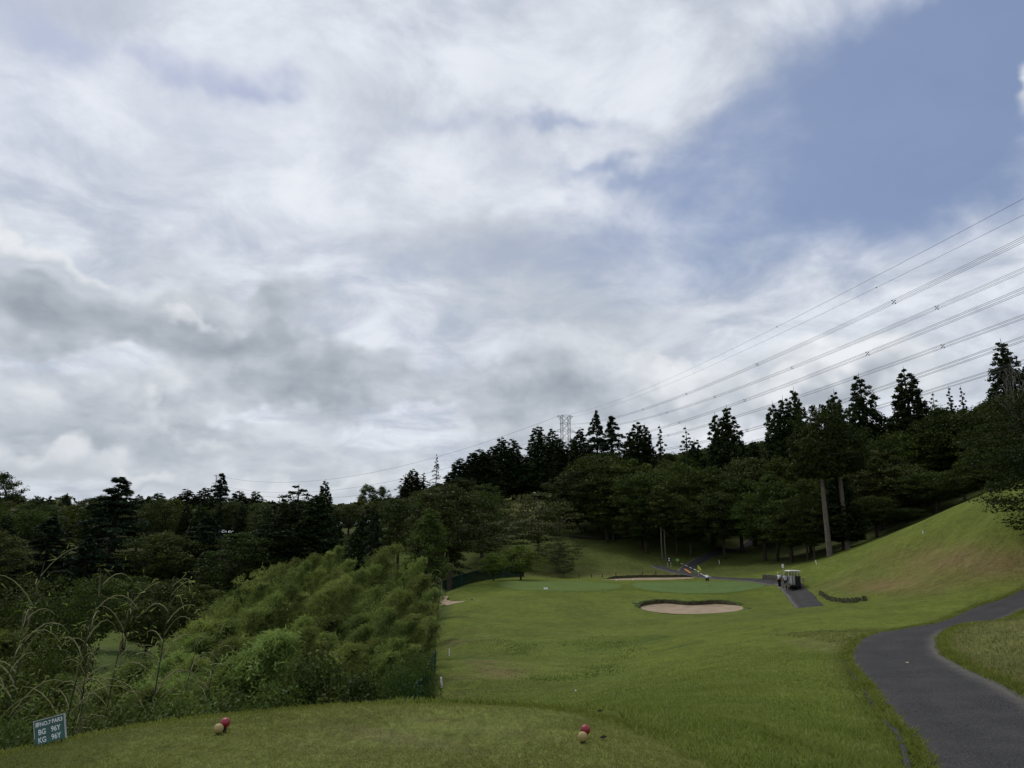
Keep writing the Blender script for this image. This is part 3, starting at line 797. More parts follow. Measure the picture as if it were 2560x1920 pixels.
def proto_broad(seed, H=14.0, Wd=11.0, clear=0.20, ncl=115, per=85, leaf=0.36, flat=0.68, m=None, bark=None, lean=0.0, forks=5, cone=0.0, tk=1.0):
    r_ = np.random.default_rng(seed)
    k = np.arange(ncl); ga = k * 2.39996 + r_.random(ncl) * 0.6
    zt = (k + 0.5) / ncl * 2 - 1
    zt = np.clip(zt + 0.12 * r_.normal(size=ncl), -1, 1)
    rad = np.sqrt(1 - zt ** 2) * np.where(zt > 0, 1 - cone * zt, 1.0)
    fr = 0.55 + 0.45 * r_.random(ncl) ** 0.6
    fr[r_.random(ncl) < 0.25] *= 0.55
    zc = (clear + 1) / 2 * H + 0.02 * H; hz = (1 - clear) / 2 * H * 0.93
    wob_ = 1 + 0.22 * np.sin(ga * 2 + seed) + 0.12 * np.sin(ga * 3 + 2 * seed)
    cc = np.c_[np.cos(ga) * rad * fr * wob_ * Wd / 2 * 0.86, np.sin(ga) * rad * fr * wob_ * Wd / 2 * 0.86, zc + zt * hz * (0.8 + 0.2 * fr)]
    cr = Wd * 0.125 * (0.65 + 0.75 * r_.random(ncl))
    v, f, t = clumps(r_, cc, cr, per, leaf, flat, 0.55)
    crown = foliage('crown', v, f, t, m or L_BROAD)
    mb = MB(); tr = 0.020 * H * tk
    top = np.array([lean * H * 0.1, 0, (clear + 0.08) * H])
    mb.tube([(0, 0, -0.6), (0, 0, 0.02 * H), (top[0] * 0.4, 0.05, top[2] * 0.5), tuple(top)], [tr * 1.5, tr * 1.15, tr, tr * 0.9], 8)
    ends = []
    for i in range(forks):
        a = 2 * math.pi * i / forks + r_.random() * 0.8; rr = Wd * (0.10 + 0.13 * r_.random()); zz = H * (0.48 + 0.22 * r_.random())
        e = np.array([math.cos(a) * rr, math.sin(a) * rr, zz]); ends.append(e)
        limb(mb, top, e, tr * 0.62, tr * 0.26, r_, 0.03)
    ends = np.array(ends)
    for i in r_.choice(ncl, min(ncl, 46), replace=False):
        e = ends[np.argmin(((ends - cc[i]) ** 2).sum(1))]
        limb(mb, e, cc[i], tr * 0.24, tr * 0.06, r_, 0.05, 3, 4)
    return dict(H=H, W=Wd, parts=[('trunk', mb.mesh('trunk', bark or M_BARK, True)), ('crown', crown)])

def proto_sugi(seed, H=20.0, Wd=6.5, clear=0.10, ncl=440, per=42, leaf=0.42, power=0.72, m=None, rag=0.12, bark=None):
    r_ = np.random.default_rng(seed)
    t = clear + (1 - clear) * (1 - np.sqrt(1 - np.linspace(0.0, 0.997, ncl)))
    ga = np.arange(ncl) * 2.39996 + r_.random(ncl)
    prof = ((1 - t) / (1 - clear)) ** power * np.minimum(1, (t - clear) / 0.08 * 0.5 + 0.5)
    lump = 1 + rag * np.sin(t * 31 + ga) + rag * r_.normal(size=ncl) * 0.8
    Rm = Wd / 2 * prof * lump + 0.10
    fr = np.where(r_.random(ncl) < 0.3, 0.25 + 0.4 * r_.random(ncl), 0.78 + 0.22 * r_.random(ncl))
    cc = np.c_[np.cos(ga) * Rm * fr * 0.97, np.sin(ga) * Rm * fr * 0.97, t * H + 0.25 * (1 - t) * fr]
    cr = Wd * 0.125 * (0.26 + 0.88 * prof) * (0.75 + 0.5 * r_.random(ncl))
    v, f, ti = clumps(r_, cc, cr, per, leaf * (0.6 + 0.4 * 1), 0.8, 0.35, 0.5)
    tipz = np.clip(v[:, 2] / H, 0, 1)
    crown = foliage('crown', v, f, ti, m or L_SUGI)
    mb = MB(); tr = 0.0165 * H
    mb.tube([(0, 0, -0.8), (0, 0, 0.3), (0.05, 0, H * 0.4), (0, 0.05, H * 0.75), (0, 0, H * 0.99)], [tr * 1.5, tr * 1.1, tr * 0.8, tr * 0.4, 0.02], 8)
    for i in range(0, ncl, 5):
        limb(mb, (0, 0, max(0.5, cc[i, 2] - 0.4)), cc[i], 0.07, 0.03, r_, 0.0, 2, 4)
    return dict(H=H, W=Wd, parts=[('trunk', mb.mesh('trunk', bark or M_BARK, True)), ('crown', crown)])

def proto_deodar(seed, H=20.0, Wd=13.0, clear=0.08, levels=26, per_b=190, leaf=0.44, power=0.78, droop=0.16, gap=0.0, side=None, m=None):
    r_ = np.random.default_rng(seed); mb = MB(); tr = 0.017 * H
    mb.tube([(0, 0, -0.8), (0, 0, 0.3), (0.08, 0, H * 0.45), (0, 0.06, H * 0.8), (0, 0, H * 0.995)], [tr * 1.6, tr * 1.15, tr * 0.75, tr * 0.35, 0.02], 8)
    C_ = []; A_ = []
    for lv in range(levels):
        t = clear + (1 - clear) * (1 - (1 - (lv + 0.3) / levels) ** 1.35)
        nb = int(r_.integers(4, 7)) if t < 0.85 else 3
        a0 = r_.random() * 6.28
        for b in range(nb):
            if r_.random() < gap: continue
            a = a0 + 2 * math.pi * b / nb + r_.normal() * 0.25
            L = Wd / 2 * ((1 - t) / (1 - clear)) ** power * (0.45 + 0.68 * r_.random()) + 0.22
            if side is not None: L *= 1 + 0.5 * math.cos(a - side)
            z0 = t * H + r_.normal() * 0.42
            dirv = np.array([math.cos(a), math.sin(a), 0]); rise = 0.08 + 0.25 * t + 0.10 * r_.normal() + 0.45 * max(0, (t - 0.8) / 0.2)
            s = np.linspace(0, 1, 5)
            pts = [tuple(dirv * L * q + np.array([0, 0, z0 + L * (rise * q - (droop + rise) * q * q)])) for q in s]
            mb.tube(pts, [0.016 * L + 0.03, 0.013 * L + 0.02, 0.010 * L + 0.015, 0.02, 0.012], 4)
            n = int(per_b * (0.35 + 0.65 * min(1, L / (Wd / 2))))
            q = 0.18 + 0.82 * r_.random(n) ** 0.75
            wdt = 0.30 * L * np.sin(np.pi * np.clip(q * 0.86 + 0.08, 0, 1)) + 0.12
            sd = (r_.random(n) * 2 - 1) * wdt
            perp = np.array([-math.sin(a), math.cos(a), 0])
            c = dirv[None] * (L * q)[:, None] + perp[None] * sd[:, None]
            c[:, 2] = z0 + L * (rise * q - (droop + rise) * q * q) - 0.10 * np.abs(sd) + 0.14 * r_.normal(size=n) + 0.04
            C_.append(c); A_.append(dirv[None] * 0.7 + perp[None] * np.sign(sd)[:, None] * 0.7 + np.zeros((n, 3)))
    c = np.vstack(C_); ax = np.vstack(A_); n = len(c)
    nrm = np.array([0, 0, 1.0]) + 0.85 * r_.normal(size=(n, 3))
    v, f = cards(r_, c, nrm, leaf * (0.6 + 0.8 * r_.random(n)), 0.42, ax)
    crown = foliage('crown', v, f, r_.random(n), m or L_DEOD)
    return dict(H=H, W=Wd, parts=[('trunk', mb.mesh('trunk', M_BARK, True)), ('crown', crown)])

def proto_bamboo(seed, H=9.5, Wd=3.0, lean=1.3, nl=10500, leaf=0.17, start=0.16):
    r_ = np.random.default_rng(seed); mb = MB()
    def culm(t): t = np.asarray(t); return np.stack([lean * t ** 2.4, 0.12 * np.sin(2.5 * t), H * (t - 0.10 * t ** 5)], -1)
    s = np.linspace(0, 1, 12); P_ = culm(s)
    mb.tube([tuple(p) for p in P_ - np.array([0, 0, 0.3])], [0.042 * (1 - 0.9 * q) + 0.006 for q in s], 6)
    nb = 78; C_ = []; A_ = []; T_ = []
    for b in range(nb):
        t = start + (1 - start) * (b + r_.random()) / nb
        p0 = culm(t); a = b * 2.4 + r_.random()
        Lb = Wd / 2 * (0.14 + 1.0 * math.sin(math.pi * min(1, (t - start) / (1 - start) * 0.70 + 0.28))) * (0.6 + 0.6 * r_.random())
        d = np.array([math.cos(a), math.sin(a), 0]); q = np.linspace(0, 1, 4)
        br = [p0 + d * Lb * k + np.array([0, 0, Lb * (1.15 * k - 0.72 * k * k)]) for k in q]
        mb.tube([tuple(x) for x in br], [0.010, 0.008, 0.006, 0.003], 3, cap=False)
        n = nl // nb; k = 0.15 + 0.85 * np.repeat(r_.random(n // 9 + 1), 9)[:n] ** 0.8
        base = p0 + d[None] * (Lb * k)[:, None]; base[:, 2] += Lb * (1.15 * k - 0.72 * k * k)
        spread = np.repeat((0.05 + 0.13 * Lb) * r_.normal(size=(n // 9 + 1, 3)), 9, axis=0)[:n] + 0.075 * r_.normal(size=(n, 3)); spread[:, 2] = spread[:, 2] * 0.9
        C_.append(base + spread); A_.append(d[None] * 0.35 + 0.8 * r_.normal(size=(n, 3)) + np.array([0, 0, -0.45])); T_.append(np.full(n, r_.random()))
    c = np.vstack(C_); ax = np.vstack(A_); n = len(c)
    nrm = rdir(r_, n) * 1.0 + np.array([0, 0, 0.55])
    v, f = cards(r_, c, nrm, leaf * (0.6 + 0.8 * r_.random(n)), 0.24, ax, tri=True)
    crown = foliage('leaves', v, f, 0.35 * np.concatenate(T_) + 0.65 * r_.random(n), L_BAMB)
    return dict(H=H, W=Wd, lean=lean, parts=[('culm', mb.mesh('culm', M_CULM, True)), ('leaves', crown)])

def proto_shoot(seed, H=6.0, lean=0.5, nb=16, leaves=120, dry=True):
    """a tall young culm, nearly bare, with arching side twigs"""
    r_ = np.random.default_rng(seed); mb = MB(); tw_ = MB()
    def culm(t): return np.array([lean * t ** 1.8, 0.06 * math.sin(5 * t), H * t])
    mb.tube([tuple(culm(q) - np.array([0, 0, 0.3 * (q == 0)])) for q in np.linspace(0, 1, 14)], [0.027 * (1 - 0.86 * q) + 0.003 for q in np.linspace(0, 1, 14)], 6)
    C_ = []
    for b in range(nb):
        t = 0.30 + 0.68 * (b + r_.random() * 0.6) / nb; p0 = culm(t); a = r_.random() * 6.28
        L = (0.8 + 0.9 * r_.random()) * (1.25 - 0.7 * t) * H / 5.5; d = np.array([math.cos(a), math.sin(a), 0])
        dp = 0.5 + 0.7 * r_.random()
        pts = [p0 + d * L * k * 0.8 + np.array([0, 0, L * (1.15 * k - dp * k * k)]) for k in np.linspace(0, 1, 6)]
        tw_.tube([tuple(p) for p in pts], [0.015, 0.0135, 0.012, 0.010, 0.0075, 0.005], 4, cap=False)
        C_ += pts[3:]
    C_ = np.array(C_); c = C_[r_.integers(0, len(C_), leaves)] + 0.12 * r_.normal(size=(leaves, 3))
    v, f = cards(r_, c, rdir(r_, leaves) + np.array([0, 0, 0.6]), 0.16 * (0.6 + 0.8 * r_.random(leaves)), 0.17, r_.normal(size=(leaves, 3)) + np.array([0, 0, -0.6]), tri=True)
    return dict(H=H, W=2.0, parts=[('culm', mb.mesh('culm', M_CULMD, True)), ('twigs', tw_.mesh('twigs', M_TWIG, True)), ('leaves', foliage('leaves', v, f, r_.random(leaves), L_BAMB))])

def proto_bush(seed, H=2.4, Wd=3.0, n=2600, leaf=0.13, m=None, lumps=14):
    r_ = np.random.default_rng(seed)
    k = np.arange(lumps); ga = k * 2.4; zt = (k + 0.5) / lumps
    cc = np.c_[np.cos(ga) * np.sqrt(1 - zt ** 2) * Wd * 0.33, np.sin(ga) * np.sqrt(1 - zt ** 2) * Wd * 0.33, zt * H * 0.74 + 0.06 * H * r_.random(lumps)]
    rad = 0.21 * (Wd + H) / 2 * (0.75 + 0.5 * r_.random(lumps))
    v, f, t = clumps(r_, cc, rad, n // lumps, leaf, 0.9, 0.4, 0.85, 0.7)
    v[:, 2] = np.maximum(v[:, 2], -0.3)
    mb = MB()
    for i in range(0, lumps):
        limb(mb, (0, 0, -0.3), cc[i], 0.025, 0.01, r_, 0.1, 3, 4)
    return dict(H=H, W=Wd, parts=[('stem', mb.mesh('stem', M_BARK, True)), ('foliage', foliage('foliage', v, f, t, m or L_KUDZU))])

PB = [proto_broad(11), proto_broad(12, flat=0.55, ncl=105, clear=0.22), proto_broad(13, H=13, Wd=13, clear=0.26, flat=0.5, ncl=110, forks=6), proto_broad(14, flat=0.75, ncl=120, lean=0.6)]
PO = [proto_broad(21, m=L_OLIVE, flat=0.62), proto_broad(22, m=L_OLIVE, flat=0.5, clear=0.26)]
PC = [proto_broad(25, H=8, Wd=11, clear=0.22, ncl=70, per=80, leaf=0.28, flat=0.28, m=L_OLIVE, bark=M_BARKG)]
PBR = [proto_broad(31, H=7, Wd=6, clear=0.2, ncl=60, per=110, leaf=0.24, flat=0.75, m=L_BRIGHT), proto_broad(32, H=7, Wd=7, clear=0.16, ncl=70, per=100, leaf=0.24, flat=0.7, m=L_BRIGHT)]
PS = [proto_sugi(41), proto_sugi(42, rag=0.16, power=0.68), proto_sugi(43, Wd=7.5, power=0.8), proto_sugi(44, rag=0.18, Wd=6.0, power=0.62)]
PSN = [proto_sugi(46, Wd=5.0, ncl=170, per=26, rag=0.42, power=0.8), proto_sugi(47, Wd=5.5, ncl=170, per=24, rag=0.45, power=0.7)]
PST = [proto_sugi(48, H=22, Wd=9, clear=0.50, ncl=240, per=44, rag=0.2, power=0.42, leaf=0.4, m=leafmat('tall_cedar_leaf', (0.012, 0.021, 0.006), (0.027, 0.042, 0.010), (0.055, 0.072, 0.017), 0.2, 0.5, obvar=0.1), bark=M_BARKG),
       proto_sugi(49, H=22, Wd=8, clear=0.20, ncl=280, per=40, rag=0.25, power=0.5, leaf=0.4, bark=M_BARKG)]
PD = [proto_deodar(51, gap=0.1), proto_deodar(52, gap=0.12), proto_deodar(53, gap=0.25, levels=18, per_b=60), proto_deodar(54, side=0.0, gap=0.15, levels=21)]
PBA = [proto_bamboo(61, lean=2.4), proto_bamboo(62, lean=3.0), proto_bamboo(63, lean=1.8, Wd=2.6), proto_bamboo(64, lean=3.4, Wd=3.2), proto_bamboo(65, lean=2.2, start=0.12, Wd=3.4)]
PBS = [proto_bamboo(66, H=5.2, Wd=2.2, lean=1.4, nl=9000, leaf=0.16, start=0.06), proto_bamboo(67, H=5.2, Wd=2.5, lean=2.0, nl=9000, leaf=0.16, start=0.06), proto_bamboo(68, H=5.2, Wd=2.0, lean=1.0, nl=9000, leaf=0.16, start=0.06)]
PSH = [proto_shoot(71), proto_shoot(72, lean=0.9), proto_shoot(73, lean=0.2, nb=20), proto_shoot(74, nb=12, leaves=40)]
PK = [proto_bush(81, H=3.6, Wd=3.6, n=8000, leaf=0.115, lumps=26), proto_bush(82, H=4.0, Wd=4.0, n=9500, leaf=0.125, lumps=30), proto_bush(83, H=3.2, Wd=3.4, n=8500, leaf=0.075, lumps=28)]
PU = [proto_bush(85, H=3.4, Wd=3.6, n=9000, leaf=0.08, m=L_BROAD, lumps=26), proto_bush(86, H=3.2, Wd=3.4, n=9000, leaf=0.075, m=leafmat('shrub_leaf', (0.035, 0.055, 0.013), (0.075, 0.105, 0.026), (0.13, 0.165, 0.045), 0.3, 0.7, obvar=0.24), lumps=28)]

def place(name, P_, loc, sx, sz, rz, label, cat, group=None, tilt=(0, 0)):
    o = bpy.data.objects.new(name, None); o.empty_display_size = 0.2
    o.location = loc; o.rotation_euler = (tilt[0], tilt[1], rz); o.scale = (sx, sx, sz)
    link(o)
    for pn, me in P_['parts']:
        obj(pn, me, o)
    tag(o, label, cat, group)
    return o
def plant(name, P_, px, top, Y, wpx, label, cat='tree', group=None, rz=None, low=None, minh=2.0):
    """tree whose tip shows at (px, top) when it stands on the ground at distance Y; wpx = crown width in photo pixels"""
    x = at(px, top, Y)[0]; zt = at(px, top, Y)[2]
    z = h1(x, Y)
    H = max(minh, zt - z)
    wid = wpx * math.hypot(Y, zt) / F_PX if wpx else P_['W'] * H / P_['H']
    if cat == 'shrub': wid = max(wid, 0.72 * H * P_['W'] / P_['H'])
    return place(name, P_, (x, Y, z - 0.05), wid / P_['W'], H / P_['H'], rng.random() * 6.28 if rz is None else rz, label, cat, group)

# ------------------------------------------------------------------ vegetation: the trees one can pick out
S_ = lambda i: PS[i % len(PS)]
G_SKY = 'pointed cedars on the wooded ridge'
L_SKY = 'dark pointed cedar rising above the broadleaf trees on the ridge'
# (px, top, Y, crown width, proto, name, label, group)
special = [
 (2500, 842, 112, 140, PS[2], 'cedar_tree', 'tall pointed cedar beside the dead bare branches, highest on the slope', None),
 (2257, 912, 122, 140, PS[0], 'cedar_tree', 'tall pointed cedar, first from the dead bare branches along the ridge after a gap', None),
 (2145, 928, 126, 130, PS[1], 'cedar_tree', 'tall pointed cedar right behind the two bare-trunked tall conifers', None),
 (1815, 1008, 150, 135, PS[2], 'cedar_tree', 'broad dense pointed cedar with a thinner cedar leaning close on its side', None),
 (1786, 1026, 152, 80, PS[3], 'cedar_tree', 'thin pointed cedar pressed against a broader cedar on the ridge', None),
 (1648, 1056, 158, 56, PSN[0], 'pine_tree', 'thin open-crowned conifer next to the cedar pair on the ridge', None),
 (1714, 1060, 156, 62, PSN[1], 'pine_tree', 'thin open conifer standing between a broad cedar and a slim conifer', None),
 (1490, 1036, 172, 150, PD[1], 'deodar_tree', 'dark layered deodar beside the pylon, taller of the two together', None),
 (1527, 1046, 170, 200, PD[3], 'deodar_tree', 'dark layered deodar with long branches reaching out from its side', None),
 (1092, 1142, 215, 62, PD[2], 'deodar_tree', 'sparse see-through deodar alone on the low ridge', None),
 (556, 1184, 178, 130, PD[0], 'deodar_tree', 'spiky deodar in front of the far pylon', None),
 (302, 1194, 118, 340, PD[0], 'deodar_tree', 'huge layered deodar with wide flat tiers above the lower fairway', None),
 (130, 1300, 112, 300, PD[1], 'deodar_tree', 'broad dark deodar with drooping tiers beside the huge layered deodar', None),
 (225, 1345, 106, 230, PD[1], 'deodar_tree', 'drooping dark deodar in front of the huge layered deodar', None),
 (420, 1330, 112, 190, PB[2], 'broadleaf_tree', 'green rounded tree between two dark deodars above the lower fairway', None),
 (610, 1330, 104, 200, PB[1], 'broadleaf_tree', 'dark broadleaf tree behind the bamboo next to the bulky cedars', None),
 (30, 1330, 106, 230, PD[0], 'deodar_tree', 'dark deodar at the end of the deodar row above the lower fairway', None),
 (520, 1290, 116, 240, PD[1], 'deodar_tree', 'dark deodar with a bare lower trunk above the bamboo', None),
 (815, 1193, 128, 70, PS[0], 'cedar_tree', 'narrow cedar tip topping the big dark conifer clump', None),
 (748, 1206, 112, 200, PST[1], 'cedar_tree', 'bulky dark cedar with rounded top above the bamboo grove', None),
 (700, 1240, 110, 150, PST[1], 'cedar_tree', 'bulky dark cedar, lower neighbour of the rounded-top cedar', None),
 (800, 1226, 113, 150, PS[2], 'cedar_tree', 'wide dark cedar standing under the narrow cedar tip', None),
 (1076, 1272, 64, 125, proto_broad(33, H=10, Wd=4.6, clear=0.1, ncl=110, per=80, leaf=0.22, flat=0.8, cone=0.25, m=leafmat('tall_bright_leaf', (0.03, 0.055, 0.012), (0.062, 0.10, 0.022), (0.12, 0.165, 0.035), 0.28, 0.8, obvar=0.1)), 'broadleaf_tree', 'tall bright leafy tree at the end of the bamboo grove', None),
 (1234, 1384, 97, 84, PBR[0], 'small_tree', 'small bright green round tree beside the green net fence', None),
 (1302, 1366, 99, 122, PBR[1], 'small_tree', 'bushy bright green tree, wider of two beside the net fence', None),
 (1345, 1236, 122, 235, PC[0], 'spreading_tree', 'pale low spreading tree with visible grey limbs below the grass clearing', None),
 (1205, 1286, 118, 260, PC[0], 'spreading_tree', 'wide flat-topped low tree behind the small bright trees', None),
 (1390, 1345, 112, 120, PC[0], 'spreading_tree', 'thin spreading tree on the bank behind the pale green', None),
 (1408, 1398, 108, 75, PC[0], 'small_tree', 'little leaning tree beside the back bunker', None),
 (920, 1212, 230, 60, PB[0], 'broadleaf_tree', 'small round tree alone on the skyline ridge', None),
 (956, 1218, 230, 52, PB[3], 'broadleaf_tree', 'small round tree on the skyline, smaller of a neighbouring two', None),
 (8, 1186, 190, 110, PB[3], 'broadleaf_tree', 'dark round tree top highest at the end of the far wood', None),
]
for px, top, Y, w, P_, nm, lab, grp in special: plant(nm, P_, px, top, Y, w, lab, 'tree', grp)
# pointed cedars along the ridge, told apart by counting from things one can find
RIDGE = [2083,2070,1983,1955,1930,1592,1612,1574,1450,1380,1345,1398,1430,1284,1254,1232,1200,1180,1150,1215,1032,1014,1060,1045,470,395,350,515,600,640,440,1735,1850,1880,2370,2330,2400,2560]
ORD = ['first','second','third','fourth','fifth','sixth','seventh','eighth','ninth','tenth','eleventh','twelfth','thirteenth']
def ridge_label(px):
    if px > 2150: k = sorted([q for q in RIDGE if q > 2150], reverse=True).index(px); return 'small pointed conifer on the ridge, %s from the dead bare tree' % ORD[k]
    if px > 1413: k = sorted([q for q in RIDGE if 1413 < q <= 2150]).index(px); return 'dark pointed ridge cedar, %s from the near pylon towards the tall bare-trunked conifers' % ORD[k]
    if px > 1100: k = sorted([q for q in RIDGE if 1100 < q <= 1413], reverse=True).index(px); return 'dark pointed ridge cedar, %s from the near pylon towards the sparse deodar' % ORD[k]
    if px > 700: k = sorted([q for q in RIDGE if 700 < q <= 1100], reverse=True).index(px); return 'small pointed cedar, %s from the sparse see-through deodar towards the round skyline trees' % ORD[k]
    if px > 556: k = sorted([q for q in RIDGE if 556 < q <= 700]).index(px); return 'far pointed cedar, %s from the spiky deodar towards the bulky cedars' % ORD[k]
    k = sorted([q for q in RIDGE if q <= 556], reverse=True).index(px); return 'far pointed cedar, %s from the spiky deodar towards the huge layered deodar' % ORD[k]
for i, (px, top, Y, w) in enumerate([(2083,968,132,64),(2070,986,133,60),(1983,962,142,86),(1955,984,144,72),(1930,998,143,72),(1592,1048,164,74),(1612,1054,165,64),(1574,1072,166,56),
        (1450,1064,178,70),(1380,1066,184,62),(1345,1058,188,84),(1398,1088,186,60),(1430,1095,184,60),(1284,1092,188,62),(1254,1088,186,80),(1232,1110,184,60),(1200,1116,178,80),(1180,1128,176,66),(1150,1140,172,88),(1215,1125,176,70),
        (1032,1168,210,60),(1014,1180,212,48),(1060,1178,212,48),(1045,1180,211,50),(470,1218,186,84),(395,1228,180,84),(350,1232,184,56),(515,1214,190,66),(600,1222,192,70),(640,1224,196,60),(440,1236,184,60),(1735,1092,158,60),(1850,1100,150,70),(1880,1096,150,64),
        (2370,960,118,40),(2330,975,118,46),(2400,960,120,36),(2560,905,118,70)]):
    plant('cedar_tree', S_(i) if w > 50 else PSN[i % 2], px, top, Y, w * 1.3, ridge_label(px), 'tree', G_SKY)
# two tall conifers with long bare trunks by the bank
for px, top, Y, w, P_, lab in [(2034, 1004, 95, 150, PST[0], 'tall conifer with a long bare pale trunk, foot by the bank'), (2078, 996, 97, 150, PST[0], 'tall conifer with bare trunk and a dark leafy skirt, second by the bank')]:
    plant('tall_conifer', P_, px, top, Y, w, lab, 'tree')
x, y, z = gpx(2112, 98.5); zt = at(2112, 1180, 98.5)[2]
place('cypress_tree', PS[1], (x, y, z), 1.0, (zt - z) / 20.0, 1.0, 'dark bushy cypress filling in beside the bare trunk of the tall conifers', 'tree')

# broadleaf trees along the foot of the wood
PSL = [proto_broad(37, H=13, Wd=5, clear=0.42, ncl=50, per=80, leaf=0.3, flat=0.6, bark=M_BARKG, forks=3, tk=0.45)]
G_FOOT = 'broadleaf trees along the foot of the wood'
L_FOOT = 'dark green layered broadleaf tree with bare trunk at the foot of the wood'
foot = [(1440,1175,140,190,0),(1490,1140,142,200,2),(1560,1150,138,180,1),(1640,1180,132,170,2),(1690,1158,138,190,1),(1770,1170,132,170,0),(1800,1230,122,150,2),(1870,1142,136,190,1),(1945,1150,132,180,3),(1900,1235,116,150,2),
        (1965,1248,106,180,1),(2010,1200,112,150,3),(2190,1105,112,180,0),(2180,1240,100,150,2),(2250,1160,104,190,2),(2300,1085,112,190,1),(2330,1180,98,170,2),(2380,1060,108,190,1),(2400,1170,92,170,2),(2440,1020,106,190,0),
        (2460,1120,90,170,1),(2520,985,104,190,3),(2540,1075,92,190,2),(2260,1270,96,110,2),(1530,1250,134,150,2),(1610,1265,126,140,1),(1720,1260,124,150,2),(1420,1260,142,150,1),(2560,1010,100,180,0),(2480,1060,98,170,1),(2130,1130,116,140,0)]
ORD += ['fourteenth','fifteenth','sixteenth','seventeenth','eighteenth','nineteenth','twentieth']
def foot_label(px, Y):
    if px > 2070: s = sorted([(q[0], q[2]) for q in foot if q[0] > 2070]); to = 'along the hillside wood'
    else: s = sorted([(q[0], q[2]) for q in foot if q[0] <= 2070], reverse=True); to = 'along the wood behind the greens'
    return 'layered broadleaf tree, %s from the bare-trunked tall conifers %s' % (ORD[s.index((px, Y))], to)
for i, (px, top, Y, w, k) in enumerate(foot):
    plant('broadleaf_tree', PB[k] if i % 7 else PO[0], px, top, Y, w, foot_label(px, Y), 'tree', G_FOOT)
# near tree reaching in beside the grassy hill
PN = proto_broad(35, H=13, Wd=11, clear=0.10, ncl=170, per=120, leaf=0.2, flat=0.65, m=leafmat('dark_broad_leaf', (0.010, 0.017, 0.005), (0.022, 0.034, 0.009), (0.045, 0.058, 0.015), 0.18, 0.5, obvar=0.1))
x, y, z = gpx(2650, 48)
place('broadleaf_tree', PN, (x, y, z - 0.3), 1.0, 0.62, 0.8, 'dense dark broadleaf tree overhanging the top of the grassy hill', 'tree')
x, y, z = gpx(2700, 43.5)
place('broadleaf_tree', PN, (x, y, z - 0.4), 0.92, 0.60, 2.8, 'low dark leafy tree beneath the overhanging tree on the grassy hill', 'tree')
# dead tree with bare pale limbs
def bare(seed):
    r_ = np.random.default_rng(seed); mb = MB()
    def grow(p, d, L, r0, lv):
        q = p + d * L; m_ = (p + q) / 2 + r_.normal(size=3) * L * 0.07
        mb.tube([tuple(p), tuple(m_), tuple(q)], [r0, r0 * 0.8, r0 * 0.62], 5)
        if lv:
            for _ in range(3 if lv > 1 else 4):
                nd = d + r_.normal(size=3) * 0.55; nd[2] += 0.12; nd /= np.linalg.norm(nd)
                grow(q if r_.random() < 0.6 else m_, nd, L * (0.62 + 0.2 * r_.random()), r0 * 0.58, lv - 1)
    grow(np.array([0, 0, -0.5]), np.array([0.05, 0, 1.0]), 6.0, 0.22, 4)
    return mb
me = bare(5).mesh('trunk', mat('dead_wood', (0.20, 0.18, 0.165), 0.9, 0.1, var=0.3), True)
x, y, z = gpx(2556, 92); zt = at(2556, 868, 92)[2]
t = empty('dead_tree', (x + 1.0, y, z)); obj('trunk', me, t); t.scale = (0.55, 0.55, (zt - z) / 16.0)
tag(t, 'dead bare tree with pale twisted limbs beside the highest cedar', 'tree')

# ------------------------------------------------------------------ the wood behind: trees filling the slopes
sky_x = [0, 60, 200, 330, 480, 560, 640, 760, 860, 1000, 1100, 1160, 1250, 1350, 1500, 1600, 1750, 1900, 2050, 2200, 2300, 2400, 2480, 2560]
sky_y = [1225, 1225, 1232, 1240, 1245, 1238, 1240, 1248, 1252, 1238, 1205, 1165, 1150, 1140, 1120, 1140, 1120, 1100, 1070, 1060, 1030, 1000, 970, 950]
def visible_room(px, top):
    return top > np.interp(px, sky_x, sky_y)
fillers = []
r_ = np.random.default_rng(99)
tries = 0
def far_enough(x, y, d):
    return all((x - a) ** 2 + (y - b) ** 2 > d * d for a, b in fillers)
plan_ = []
def try_fill(px, Y, hmin, hmax, sp, kinds, lim=None):
    x, y, z = gpx(px, Y)
    if not far_enough(x, y, sp): return
    H = hmin + (hmax - hmin) * r_.random()
    px_, top = sproj(np.array([x]), np.array([y]), np.array([z + H])); top = float(top[0])
    lo = np.interp(px, sky_x, sky_y)
    if top < lo:
        H2 = at(px, lo + 4 + 12 * r_.random(), Y)[2] - z
        if H2 < 5: return
        H = H2
        top = lo
    if 1225 < px < 1420 and 125 < Y < 186: return
    if lim and top < lim(px): return
    fillers.append((x, y)); plan_.append((x, y, z, H, kinds[int(r_.integers(len(kinds)))]))
mix_left = ['broad', 'broad', 'olive', 'cedar', 'deodar']; mix_right = ['broad', 'broad', 'olive', 'cedar', 'broad']
for _ in range(900):
    px = r_.uniform(-60, 1130); Y = 92 + 150 * r_.random() ** 1.25
    lim = None
    if Y < 138 and 40 < px < 640: continue
    if Y < 118 and 640 <= px < 850: continue
    try_fill(px, Y, 8, 14, 6.2 + 0.018 * Y, mix_left)
for _ in range(420):
    px = r_.uniform(1130, 2120); Y = r_.uniform(146, 205)
    if px < 1440 and Y < 190: continue
    try_fill(px, Y, 9, 15, 8.0, mix_right)
for _ in range(260):
    px = r_.uniform(2120, 2620); Y = r_.uniform(106, 150)
    try_fill(px, Y, 9, 14, 7.2, mix_right)
for _ in range(60):
    px = r_.uniform(1080, 1250); Y = r_.uniform(122, 170)
    try_fill(px, Y, 7, 11, 7.0, ['broad', 'olive', 'broad'])
